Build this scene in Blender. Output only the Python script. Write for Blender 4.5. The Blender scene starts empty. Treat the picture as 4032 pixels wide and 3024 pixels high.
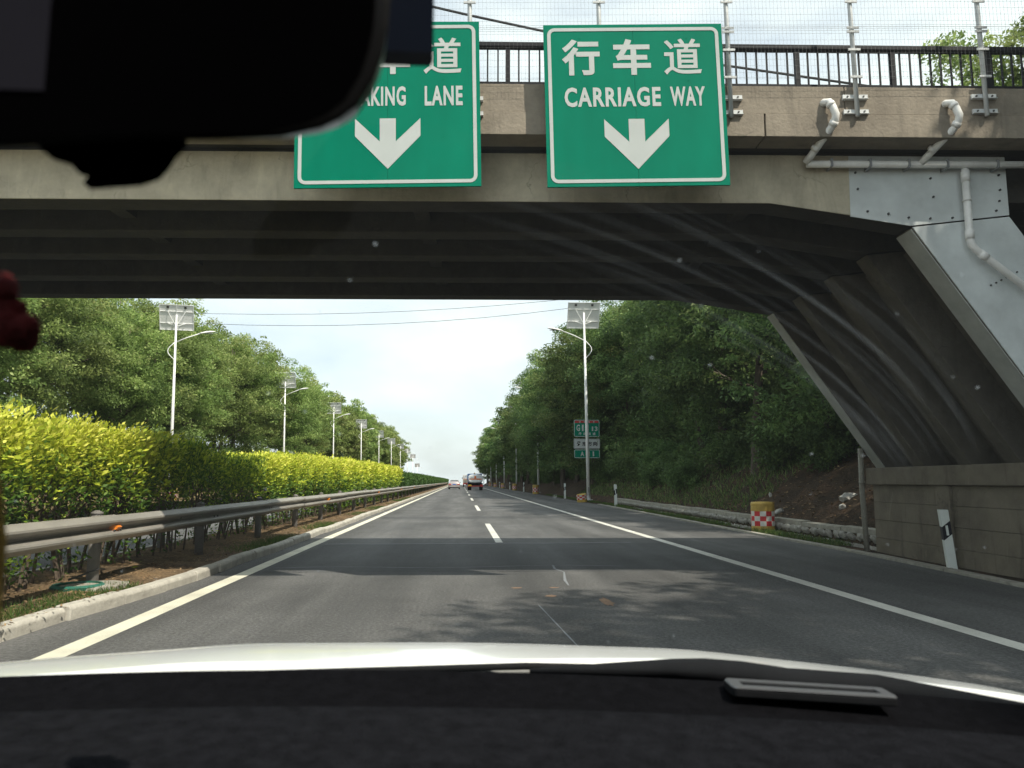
import bpy, bmesh, math, random
import numpy as np
from mathutils import Vector, Matrix, Quaternion

R = math.radians
scene = bpy.context.scene
col = scene.collection
random.seed(11)

# ------------------------------------------------------------------ camera
cam_d = bpy.data.cameras.new('camera')
cam_d.sensor_width = 36.0
cam_d.lens = 27.02
cam_d.clip_start = 0.02
cam_d.clip_end = 6000
cam_d.dof.use_dof = True
cam_d.dof.focus_distance = 22.0
cam_d.dof.aperture_fstop = 7.5
cam = bpy.data.objects.new('camera', cam_d)
cam.location = (0, 0, 1.35)
cam.rotation_euler = (R(90 + 7.206), 0, R(-3.81))
col.objects.link(cam)
scene.camera = cam

# ------------------------------------------------------------------ sky, sun, exposure
SUN = Vector((0.405, -0.455, 0.793)).normalized()
world = bpy.data.worlds.new('World')
scene.world = world
world.use_nodes = True
nt = world.node_tree
nt.nodes.clear()
sky = nt.nodes.new('ShaderNodeTexSky')
sky.sky_type = 'NISHITA'
sky.sun_disc = False
sky.sun_elevation = math.asin(SUN.z)
sky.sun_rotation = math.atan2(SUN.x, SUN.y)
sky.dust_density = 2.5
bg1 = nt.nodes.new('ShaderNodeBackground'); bg1.inputs[1].default_value = 0.13
nt.links.new(sky.outputs[0], bg1.inputs[0])
bg2 = nt.nodes.new('ShaderNodeBackground')
bg2.inputs[0].default_value = (0.90, 0.99, 0.985, 1); bg2.inputs[1].default_value = 0.77
wtc = nt.nodes.new('ShaderNodeTexCoord')
wmap = nt.nodes.new('ShaderNodeMapping'); wmap.inputs['Scale'].default_value = (2.2, 2.2, 5.0)
wn = nt.nodes.new('ShaderNodeTexNoise'); wn.inputs['Scale'].default_value = 1.6; wn.inputs['Detail'].default_value = 8
wr = nt.nodes.new('ShaderNodeMapRange')
wr.inputs['From Min'].default_value = 0.38; wr.inputs['From Max'].default_value = 0.62
wr.inputs['To Min'].default_value = 0.48; wr.inputs['To Max'].default_value = 1.0
nt.links.new(wtc.outputs['Generated'], wmap.inputs[0])
nt.links.new(wmap.outputs[0], wn.inputs[0])
nt.links.new(wn.outputs[0], wr.inputs['Value'])
wm = nt.nodes.new('ShaderNodeMixShader')
nt.links.new(wr.outputs[0], wm.inputs[0]); nt.links.new(bg1.outputs[0], wm.inputs[1]); nt.links.new(bg2.outputs[0], wm.inputs[2])
wo = nt.nodes.new('ShaderNodeOutputWorld'); nt.links.new(wm.outputs[0], wo.inputs[0])

sun_d = bpy.data.lights.new('sun', 'SUN')
sun_d.energy = 3.7
sun_d.angle = R(0.53)
sun_d.color = (1.0, 0.93, 0.80)
sun = bpy.data.objects.new('sun', sun_d)
sun.rotation_euler = SUN.to_track_quat('Z', 'Y').to_euler()
sun.location = (20, -20, 40)
col.objects.link(sun)

vs = scene.view_settings
vs.view_transform = 'Standard'
vs.look = 'None'
vs.exposure = 0.60
vs.gamma = 1.0
scene.render.engine = 'CYCLES'
scene.cycles.use_adaptive_sampling = True
scene.cycles.adaptive_threshold = 0.03
scene.cycles.caustics_reflective = False
scene.cycles.caustics_refractive = False
scene.cycles.max_bounces = 5
scene.cycles.diffuse_bounces = 3
scene.cycles.glossy_bounces = 3
scene.cycles.transmission_bounces = 3
scene.cycles.transparent_max_bounces = 12

# ------------------------------------------------------------------ materials
MATS = {}

def nmat(name):
    m = bpy.data.materials.new(name); m.use_nodes = True
    MATS[name] = m
    return m, m.node_tree.nodes, m.node_tree.links, m.node_tree.nodes['Principled BSDF']

def plain(name, c, rough=0.6, metal=0.0, spec=0.5, var=0.12, scale=6.0, bump=0.0, bscale=60.0, coat=0.0, stretch=None):
    """procedural paint or stone: base colour broken up by noise"""
    m, N, L, P = nmat(name)
    tc = N.new('ShaderNodeTexCoord')
    mp = N.new('ShaderNodeMapping'); L.new(tc.outputs['Object'], mp.inputs[0])
    if stretch: mp.inputs['Scale'].default_value = stretch
    n = N.new('ShaderNodeTexNoise'); n.inputs['Scale'].default_value = scale; n.inputs['Detail'].default_value = 6
    n.inputs['Roughness'].default_value = 0.65
    L.new(mp.outputs[0], n.inputs[0])
    r = N.new('ShaderNodeMapRange'); r.inputs['From Min'].default_value = 0.25; r.inputs['From Max'].default_value = 0.75
    r.inputs['To Min'].default_value = 1 - var; r.inputs['To Max'].default_value = 1 + var
    L.new(n.outputs[0], r.inputs['Value'])
    mx = N.new('ShaderNodeMix'); mx.data_type = 'RGBA'; mx.blend_type = 'MULTIPLY'; mx.inputs[0].default_value = 1
    mx.inputs[6].default_value = (*c, 1)
    L.new(r.outputs[0], mx.inputs[7]); L.new(mx.outputs[2], P.inputs['Base Color'])
    P.inputs['Roughness'].default_value = rough; P.inputs['Metallic'].default_value = metal
    P.inputs['Specular IOR Level'].default_value = spec; P.inputs['Coat Weight'].default_value = coat
    if bump > 0:
        b = N.new('ShaderNodeBump'); b.inputs['Strength'].default_value = bump; b.inputs['Distance'].default_value = 0.02
        n2 = N.new('ShaderNodeTexNoise'); n2.inputs['Scale'].default_value = bscale; n2.inputs['Detail'].default_value = 5
        L.new(mp.outputs[0], n2.inputs[0]); L.new(n2.outputs[0], b.inputs['Height']); L.new(b.outputs[0], P.inputs['Normal'])
    return m

def concrete(name, c, streak=0.5, dark=(0.10, 0.09, 0.075), scale=1.0):
    """cast concrete: blotches, vertical run-off stains, pits"""
    m, N, L, P = nmat(name)
    tc = N.new('ShaderNodeTexCoord')
    n1 = N.new('ShaderNodeTexNoise'); n1.inputs['Scale'].default_value = 1.7 * scale; n1.inputs['Detail'].default_value = 9; n1.inputs['Roughness'].default_value = 0.7
    L.new(tc.outputs['Object'], n1.inputs[0])
    cr = N.new('ShaderNodeValToRGB')
    cr.color_ramp.elements[0].position = 0.32; cr.color_ramp.elements[1].position = 0.70
    cr.color_ramp.elements[0].color = (c[0] * 0.72, c[1] * 0.70, c[2] * 0.68, 1)
    cr.color_ramp.elements[1].color = (min(1, c[0] * 1.18), min(1, c[1] * 1.16), min(1, c[2] * 1.12), 1)
    L.new(n1.outputs[0], cr.inputs[0])
    mp = N.new('ShaderNodeMapping'); mp.inputs['Scale'].default_value = (2.6, 2.6, 0.5)
    L.new(tc.outputs['Object'], mp.inputs[0])
    n2 = N.new('ShaderNodeTexNoise'); n2.inputs['Scale'].default_value = 1.3; n2.inputs['Detail'].default_value = 10; n2.inputs['Roughness'].default_value = 0.68; n2.inputs['Distortion'].default_value = 0.6
    L.new(mp.outputs[0], n2.inputs[0])
    r2 = N.new('ShaderNodeMapRange'); r2.inputs['From Min'].default_value = 0.54; r2.inputs['From Max'].default_value = 0.72
    r2.inputs['To Min'].default_value = 0; r2.inputs['To Max'].default_value = streak
    L.new(n2.outputs[0], r2.inputs['Value'])
    mx = N.new('ShaderNodeMix'); mx.data_type = 'RGBA'
    L.new(r2.outputs[0], mx.inputs[0]); L.new(cr.outputs[0], mx.inputs[6]); mx.inputs[7].default_value = (*dark, 1)
    r3 = N.new('ShaderNodeMapRange'); r3.inputs['From Min'].default_value = 0.40; r3.inputs['From Max'].default_value = 0.26
    r3.inputs['To Min'].default_value = 0; r3.inputs['To Max'].default_value = streak * 0.7
    L.new(n2.outputs[0], r3.inputs['Value'])
    mx2 = N.new('ShaderNodeMix'); mx2.data_type = 'RGBA'
    L.new(r3.outputs[0], mx2.inputs[0]); L.new(mx.outputs[2], mx2.inputs[6]); mx2.inputs[7].default_value = (min(1, c[0] * 1.7), min(1, c[1] * 1.7), min(1, c[2] * 1.65), 1)
    # hairline cracks
    vo = N.new('ShaderNodeTexVoronoi'); vo.feature = 'DISTANCE_TO_EDGE'; vo.inputs['Scale'].default_value = 1.1 * scale
    nd = N.new('ShaderNodeTexNoise'); nd.inputs['Scale'].default_value = 3; nd.inputs['Detail'].default_value = 6
    L.new(tc.outputs['Object'], nd.inputs[0])
    ad = N.new('ShaderNodeMix'); ad.data_type = 'RGBA'; ad.inputs[0].default_value = 0.35
    L.new(tc.outputs['Object'], ad.inputs[6]); L.new(nd.outputs[1], ad.inputs[7]); L.new(ad.outputs[2], vo.inputs['Vector'])
    r4 = N.new('ShaderNodeMapRange'); r4.inputs['From Min'].default_value = 0.0; r4.inputs['From Max'].default_value = 0.006
    r4.inputs['To Min'].default_value = 0.5; r4.inputs['To Max'].default_value = 0.0
    L.new(vo.outputs['Distance'], r4.inputs['Value'])
    gate = N.new('ShaderNodeMath'); gate.operation = 'MULTIPLY'
    r5 = N.new('ShaderNodeMapRange'); r5.inputs['From Min'].default_value = 0.5; r5.inputs['From Max'].default_value = 0.6
    L.new(nd.outputs[0], r5.inputs['Value']); L.new(r5.outputs[0], gate.inputs[0]); L.new(r4.outputs[0], gate.inputs[1])
    mx3 = N.new('ShaderNodeMix'); mx3.data_type = 'RGBA'
    L.new(gate.outputs[0], mx3.inputs[0]); L.new(mx2.outputs[2], mx3.inputs[6]); mx3.inputs[7].default_value = (c[0] * .3, c[1] * .3, c[2] * .3, 1)
    L.new(mx3.outputs[2], P.inputs['Base Color'])
    P.inputs['Roughness'].default_value = 0.9; P.inputs['Specular IOR Level'].default_value = 0.25
    n3 = N.new('ShaderNodeTexNoise'); n3.inputs['Scale'].default_value = 26; n3.inputs['Detail'].default_value = 8
    L.new(tc.outputs['Object'], n3.inputs[0])
    b = N.new('ShaderNodeBump'); b.inputs['Strength'].default_value = 0.35; b.inputs['Distance'].default_value = 0.02
    L.new(n3.outputs[0], b.inputs['Height']); L.new(b.outputs[0], P.inputs['Normal'])
    return m

def foliage(name, stops, trans=0.35, objvar=0.25, rough=0.55, hue=0.0):
    """leaves: colour from the per-leaf tint attribute, varied per plant"""
    m, N, L, P = nmat(name)
    a = N.new('ShaderNodeAttribute'); a.attribute_name = 'tint'
    cr = N.new('ShaderNodeValToRGB')
    els = cr.color_ramp.elements
    while len(els) < len(stops): els.new(0.5)
    for e, (p, c) in zip(els, stops): e.position = p; e.color = (*c, 1)
    L.new(a.outputs['Fac'], cr.inputs[0])
    oi = N.new('ShaderNodeObjectInfo')
    mr = N.new('ShaderNodeMapRange'); mr.inputs['To Min'].default_value = 1 - objvar; mr.inputs['To Max'].default_value = 1 + objvar
    L.new(oi.outputs['Random'], mr.inputs['Value'])
    hs = N.new('ShaderNodeHueSaturation')
    mh = N.new('ShaderNodeMapRange'); mh.inputs['To Min'].default_value = 0.5 - hue; mh.inputs['To Max'].default_value = 0.5 + hue
    L.new(oi.outputs['Random'], mh.inputs['Value']); L.new(mh.outputs[0], hs.inputs['Hue'])
    L.new(mr.outputs[0], hs.inputs['Value']); L.new(cr.outputs[0], hs.inputs['Color'])
    L.new(hs.outputs[0], P.inputs['Base Color'])
    P.inputs['Roughness'].default_value = rough; P.inputs['Specular IOR Level'].default_value = 0.3
    t = N.new('ShaderNodeBsdfTranslucent')
    L.new(hs.outputs[0], t.inputs[0])
    mx = N.new('ShaderNodeMixShader'); mx.inputs[0].default_value = trans
    L.new(P.outputs[0], mx.inputs[1]); L.new(t.outputs[0], mx.inputs[2])
    L.new(mx.outputs[0], N['Material Output'].inputs[0])
    return m

def asphalt(name, base):
    m, N, L, P = nmat(name)
    tc = N.new('ShaderNodeTexCoord')
    g = N.new('ShaderNodeTexNoise'); g.inputs['Scale'].default_value = 90; g.inputs['Detail'].default_value = 3
    L.new(tc.outputs['Object'], g.inputs[0])
    mp = N.new('ShaderNodeMapping'); mp.inputs['Scale'].default_value = (1.1, 0.10, 1); L.new(tc.outputs['Object'], mp.inputs[0])
    w = N.new('ShaderNodeTexNoise'); w.inputs['Scale'].default_value = 1.2; w.inputs['Detail'].default_value = 8; w.inputs['Roughness'].default_value = 0.62
    L.new(mp.outputs[0], w.inputs[0])
    b2 = N.new('ShaderNodeTexNoise'); b2.inputs['Scale'].default_value = 0.35; b2.inputs['Detail'].default_value = 7; b2.inputs['Roughness'].default_value = 0.7
    L.new(tc.outputs['Object'], b2.inputs[0])
    s1 = N.new('ShaderNodeMapRange'); s1.inputs['From Min'].default_value = .3; s1.inputs['From Max'].default_value = .7; s1.inputs['To Min'].default_value = 0.65; s1.inputs['To Max'].default_value = 1.35
    L.new(w.outputs[0], s1.inputs['Value'])
    s2 = N.new('ShaderNodeMapRange'); s2.inputs['From Min'].default_value = .3; s2.inputs['From Max'].default_value = .7; s2.inputs['To Min'].default_value = 0.7; s2.inputs['To Max'].default_value = 1.3
    L.new(g.outputs[0], s2.inputs['Value'])
    s3 = N.new('ShaderNodeMapRange'); s3.inputs['From Min'].default_value = .3; s3.inputs['From Max'].default_value = .7; s3.inputs['To Min'].default_value = 0.75; s3.inputs['To Max'].default_value = 1.25
    L.new(b2.outputs[0], s3.inputs['Value'])
    g2 = N.new('ShaderNodeTexNoise'); g2.inputs['Scale'].default_value = 30; g2.inputs['Detail'].default_value = 2
    L.new(tc.outputs['Object'], g2.inputs[0])
    s4 = N.new('ShaderNodeMapRange'); s4.inputs['From Min'].default_value = .35; s4.inputs['From Max'].default_value = .7; s4.inputs['To Min'].default_value = 0.72; s4.inputs['To Max'].default_value = 1.4
    L.new(g2.outputs[0], s4.inputs['Value'])
    k0 = N.new('ShaderNodeMath'); k0.operation = 'MULTIPLY'; L.new(s1.outputs[0], k0.inputs[0]); L.new(s4.outputs[0], k0.inputs[1])
    k = N.new('ShaderNodeMath'); k.operation = 'MULTIPLY'; L.new(k0.outputs[0], k.inputs[0]); L.new(s2.outputs[0], k.inputs[1])
    k2 = N.new('ShaderNodeMath'); k2.operation = 'MULTIPLY'; L.new(k.outputs[0], k2.inputs[0]); L.new(s3.outputs[0], k2.inputs[1])
    sx = N.new('ShaderNodeSeparateXYZ'); L.new(tc.outputs['Object'], sx.inputs[0])
    c1_ = N.new('ShaderNodeMath'); c1_.operation = 'MULTIPLY_ADD'; L.new(sx.outputs[0], c1_.inputs[0]); c1_.inputs[1].default_value = 3.3; c1_.inputs[2].default_value = 0.4
    c2_ = N.new('ShaderNodeMath'); c2_.operation = 'COSINE'; L.new(c1_.outputs[0], c2_.inputs[0])
    c3_ = N.new('ShaderNodeMapRange'); c3_.inputs['From Min'].default_value = -1; c3_.inputs['To Min'].default_value = .86; c3_.inputs['To Max'].default_value = 1.14; L.new(c2_.outputs[0], c3_.inputs['Value'])
    k3 = N.new('ShaderNodeMath'); k3.operation = 'MULTIPLY'; L.new(k2.outputs[0], k3.inputs[0]); L.new(c3_.outputs[0], k3.inputs[1])
    mx = N.new('ShaderNodeMix'); mx.data_type = 'RGBA'; mx.blend_type = 'MULTIPLY'; mx.inputs[0].default_value = 1
    mx.inputs[6].default_value = (*base, 1); L.new(k3.outputs[0], mx.inputs[7])
    L.new(mx.outputs[2], P.inputs['Base Color'])
    P.inputs['Roughness'].default_value = 0.78; P.inputs['Specular IOR Level'].default_value = 0.35
    b = N.new('ShaderNodeBump'); b.inputs['Strength'].default_value = 0.5; b.inputs['Distance'].default_value = 0.01
    L.new(g.outputs[0], b.inputs['Height']); L.new(b.outputs[0], P.inputs['Normal'])
    return m

def soil(name, stops, scale=1.2, fine=22.0, bump=0.8):
    m, N, L, P = nmat(name)
    tc = N.new('ShaderNodeTexCoord')
    n = N.new('ShaderNodeTexNoise'); n.inputs['Scale'].default_value = scale; n.inputs['Detail'].default_value = 10; n.inputs['Roughness'].default_value = 0.72
    L.new(tc.outputs['Object'], n.inputs[0])
    cr = N.new('ShaderNodeValToRGB'); els = cr.color_ramp.elements
    while len(els) < len(stops): els.new(0.5)
    for e, (p, c) in zip(els, stops): e.position = p; e.color = (*c, 1)
    L.new(n.outputs[0], cr.inputs[0])
    f = N.new('ShaderNodeTexNoise'); f.inputs['Scale'].default_value = fine; f.inputs['Detail'].default_value = 6
    L.new(tc.outputs['Object'], f.inputs[0])
    r = N.new('ShaderNodeMapRange'); r.inputs['From Min'].default_value = .3; r.inputs['From Max'].default_value = .7; r.inputs['To Min'].default_value = .55; r.inputs['To Max'].default_value = 1.45
    L.new(f.outputs[0], r.inputs['Value'])
    mx = N.new('ShaderNodeMix'); mx.data_type = 'RGBA'; mx.blend_type = 'MULTIPLY'; mx.inputs[0].default_value = 1
    L.new(cr.outputs[0], mx.inputs[6]); L.new(r.outputs[0], mx.inputs[7]); L.new(mx.outputs[2], P.inputs['Base Color'])
    P.inputs['Roughness'].default_value = 0.95; P.inputs['Specular IOR Level'].default_value = 0.15
    b = N.new('ShaderNodeBump'); b.inputs['Strength'].default_value = bump; b.inputs['Distance'].default_value = 0.05
    L.new(f.outputs[0], b.inputs['Height']); L.new(b.outputs[0], P.inputs['Normal'])
    return m

def worn_paint(name, c, under, amount=0.5):
    """road paint worn through to the asphalt in flecks"""
    m, N, L, P = nmat(name)
    tc = N.new('ShaderNodeTexCoord')
    n = N.new('ShaderNodeTexNoise'); n.inputs['Scale'].default_value = 14; n.inputs['Detail'].default_value = 8; n.inputs['Roughness'].default_value = 0.75
    L.new(tc.outputs['Object'], n.inputs[0])
    r = N.new('ShaderNodeMapRange'); r.inputs['From Min'].default_value = 0.56; r.inputs['From Max'].default_value = 0.72; r.inputs['To Max'].default_value = amount
    L.new(n.outputs[0], r.inputs['Value'])
    n2 = N.new('ShaderNodeTexNoise'); n2.inputs['Scale'].default_value = 1.5; n2.inputs['Detail'].default_value = 5
    L.new(tc.outputs['Object'], n2.inputs[0])
    r2 = N.new('ShaderNodeMapRange'); r2.inputs['From Min'].default_value = .3; r2.inputs['From Max'].default_value = .7; r2.inputs['To Min'].default_value = .8; r2.inputs['To Max'].default_value = 1.1
    L.new(n2.outputs[0], r2.inputs['Value'])
    mm = N.new('ShaderNodeMix'); mm.data_type = 'RGBA'; mm.blend_type = 'MULTIPLY'; mm.inputs[0].default_value = 1; mm.inputs[6].default_value = (*c, 1)
    L.new(r2.outputs[0], mm.inputs[7])
    mx = N.new('ShaderNodeMix'); mx.data_type = 'RGBA'; L.new(r.outputs[0], mx.inputs[0]); L.new(mm.outputs[2], mx.inputs[6]); mx.inputs[7].default_value = (*under, 1)
    L.new(mx.outputs[2], P.inputs['Base Color']); P.inputs['Roughness'].default_value = 0.7
    return m

ASPH = (0.086, 0.085, 0.083)
asphalt('asphalt', ASPH)
worn_paint('line_white', (0.62, 0.61, 0.55), (0.09, 0.09, 0.085), 0.75)
worn_paint('line_cream', (0.68, 0.655, 0.53), (0.12, 0.11, 0.09), 0.35)
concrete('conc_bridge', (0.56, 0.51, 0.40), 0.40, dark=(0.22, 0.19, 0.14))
concrete('conc_shade', (0.060, 0.056, 0.050), 0.5, dark=(0.03, 0.028, 0.025))  # bridge concrete darkened: the shade under the deck is put into its colour
concrete('conc_parapet', (0.27, 0.238, 0.195), 0.45)
concrete('conc_pier', (0.19, 0.168, 0.132), 0.75, dark=(0.075, 0.062, 0.048), scale=.9)
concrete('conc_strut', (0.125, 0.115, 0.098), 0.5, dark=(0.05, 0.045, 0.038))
concrete('conc_kerb', (0.48, 0.465, 0.42), 0.22, scale=2)
concrete('conc_edge', (0.33, 0.32, 0.28), 0.4, scale=3)
plain('plate_paint', (0.62, 0.655, 0.65), 0.6, var=0.20, scale=1.8, spec=0.35)
plain('plate_soffit', (0.42, 0.43, 0.40), 0.7, var=0.2, scale=3)
plain('bolt_dark', (0.05, 0.05, 0.05), 0.6)
plain('pipe_white', (0.80, 0.79, 0.76), 0.45, var=0.16, scale=5)
plain('post_white', (0.60, 0.62, 0.62), 0.5, var=0.10, scale=5)
plain('rail_dark', (0.018, 0.018, 0.021), 0.6, var=0.25, spec=0.2)
plain('wire', (0.14, 0.145, 0.15), 0.6)
plain('cable_black', (0.03, 0.03, 0.03), 0.6)
plain('sign_green', (0.0, 0.178, 0.108), 0.65, var=0.14, scale=1.3, spec=0.06, stretch=(1.5, 1, .5))
plain('sign_white', (0.47, 0.505, 0.495), 0.6, var=0.10, scale=2, spec=0.1)
plain('sign_red', (0.42, 0.03, 0.03), 0.5)
plain('sign_black', (0.012, 0.012, 0.012), 0.5)
plain('sign_back', (0.32, 0.33, 0.34), 0.5, metal=0.4)
plain('lamp_white', (0.84, 0.85, 0.84), 0.42, var=0.07)
plain('panel_back', (0.82, 0.83, 0.82), 0.6, var=0.06)
plain('panel_front', (0.012, 0.016, 0.05), 0.15)
plain('lens_grey', (0.25, 0.25, 0.25), 0.3)
plain('galv', (0.29, 0.272, 0.24), 0.55, metal=0.25, var=0.22, scale=3, stretch=(1, .5, 2))
plain('galv_post', (0.15, 0.14, 0.13), 0.7, var=0.3, scale=4)
plain('reflector_orange', (0.75, 0.22, 0.02), 0.35)
plain('barrel_yellow', (0.50, 0.34, 0.075), 0.5, var=0.22, scale=7)
plain('check_red', (0.56, 0.035, 0.04), 0.4)
plain('check_white', (0.66, 0.66, 0.62), 0.45)
plain('delin_white', (0.74, 0.78, 0.74), 0.45, var=0.06)
plain('delin_black', (0.012, 0.013, 0.02), 0.4)
plain('bark', (0.085, 0.066, 0.05), 0.95, var=0.4, scale=9, bump=0.7, bscale=14, stretch=(1, 1, .25))
plain('stem', (0.10, 0.075, 0.055), 0.9, var=0.35, scale=20)
plain('stone', (0.34, 0.325, 0.29), 0.9, var=0.35, scale=7, bump=0.8, bscale=18)
plain('rock_pale', (0.45, 0.44, 0.41), 0.9, var=0.3, scale=9, bump=0.6, bscale=20)
plain('manhole_green', (0.02, 0.12, 0.085), 0.5, var=0.2)
plain('clay', (0.24, 0.155, 0.10), 0.9, var=0.3, scale=30)
plain('seal_grey', (0.22, 0.235, 0.25), 0.7, var=0.3, scale=30)
soil('soil_median', [(0.30, (0.06, 0.042, 0.026)), (0.52, (0.15, 0.105, 0.062)), (0.70, (0.26, 0.17, 0.09))], 1.6, 26)
soil('soil_slope', [(0.30, (0.022, 0.016, 0.011)), (0.50, (0.050, 0.035, 0.023)), (0.64, (0.085, 0.05, 0.03)), (0.76, (0.13, 0.09, 0.06))], 1.3, 16, 1.0)
soil('soil_bank', [(0.30, (0.05, 0.055, 0.02)), (0.48, (0.15, 0.11, 0.06)), (0.70, (0.26, 0.18, 0.10))], 0.5, 12)
soil('soil_ground', [(0.35, (0.03, 0.045, 0.015)), (0.6, (0.06, 0.07, 0.03))], 0.05, 2)
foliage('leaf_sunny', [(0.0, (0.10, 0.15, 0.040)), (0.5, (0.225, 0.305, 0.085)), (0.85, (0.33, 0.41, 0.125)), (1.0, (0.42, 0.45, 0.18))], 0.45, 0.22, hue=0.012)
foliage('leaf_shady', [(0.0, (0.070, 0.115, 0.040)), (0.5, (0.145, 0.230, 0.072)), (0.8, (0.21, 0.30, 0.09)), (1.0, (0.30, 0.35, 0.13))], 0.45, 0.25, hue=0.015)  # darker copy of the tree leaf colour, with shade painted in
foliage('leaf_gold', [(0.0, (0.040, 0.095, 0.016)), (0.38, (0.10, 0.19, 0.026)), (0.60, (0.34, 0.44, 0.035)), (0.85, (0.62, 0.66, 0.06)), (1.0, (0.76, 0.76, 0.14))], 0.32, 0.08)
foliage('leaf_hedge', [(0.0, (0.025, 0.06, 0.012)), (0.6, (0.06, 0.13, 0.022)), (1.0, (0.13, 0.22, 0.04))], 0.3, 0.1)
foliage('grass', [(0.0, (0.035, 0.08, 0.014)), (0.6, (0.08, 0.15, 0.028)), (1.0, (0.20, 0.20, 0.07))], 0.35, 0.0)
foliage('litter', [(0.0, (0.10, 0.06, 0.03)), (0.6, (0.24, 0.15, 0.08)), (1.0, (0.36, 0.25, 0.14))], 0.1, 0.0, 0.9)
plain('car_white', (0.80, 0.81, 0.80), 0.22, var=0.01, coat=0.6)
plain('dash_black', (0.0085, 0.0088, 0.0108), 0.95, var=0.5, scale=45, bump=0.5, bscale=260, spec=0.03)
plain('dash_strip', (0.0040, 0.0040, 0.0050), 0.9, var=0.4, scale=60, bump=0.4, bscale=200, spec=0.03)
plain('trim_black', (0.008, 0.008, 0.009), 0.7, var=0.2, scale=30, spec=0.1)
plain('rubber', (0.010, 0.0105, 0.012), 0.85, var=0.2, scale=20, spec=0.06)
plain('headliner', (0.03, 0.029, 0.028), 0.95)
plain('mirror_black', (0.001, 0.001, 0.0012), 0.7, spec=0.0)
plain('mirror_rim', (0.003, 0.003, 0.0033), 0.28, spec=0.3)
plain('reflection_grey', (0.014, 0.014, 0.019), 0.8, spec=0.0)
plain('card_navy', (0.0012, 0.0022, 0.0065), 0.7, spec=0.0)
plain('silver', (0.10, 0.104, 0.112), 0.4, metal=0.3, var=0.05)
plain('wool_red', (0.16, 0.006, 0.008), 0.95, var=0.5, scale=60, bump=1.0, bscale=180)
plain('gold_cord', (0.40, 0.26, 0.05), 0.5, var=0.4, scale=60)
plain('tyre', (0.018, 0.018, 0.018), 0.85)
plain('rim', (0.40, 0.41, 0.42), 0.35, metal=0.7)
plain('sedan_paint', (0.42, 0.38, 0.37), 0.25, metal=0.4, coat=0.5, var=0.02)
plain('glass_dark', (0.03, 0.037, 0.042), 0.08)
plain('tail_red', (0.45, 0.02, 0.02), 0.25)
plain('plate_blue', (0.03, 0.10, 0.45), 0.4)
plain('plate_yellow', (0.70, 0.42, 0.03), 0.4)
plain('tank_silver', (0.66, 0.69, 0.71), 0.35, metal=0.3, var=0.15, scale=3)
plain('truck_blue', (0.04, 0.13, 0.34), 0.4, var=0.2, scale=4)
plain('band_orange', (0.70, 0.17, 0.03), 0.4)
plain('truck_cream', (0.52, 0.45, 0.38), 0.45)
plain('truck_red', (0.40, 0.06, 0.05), 0.45)

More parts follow.
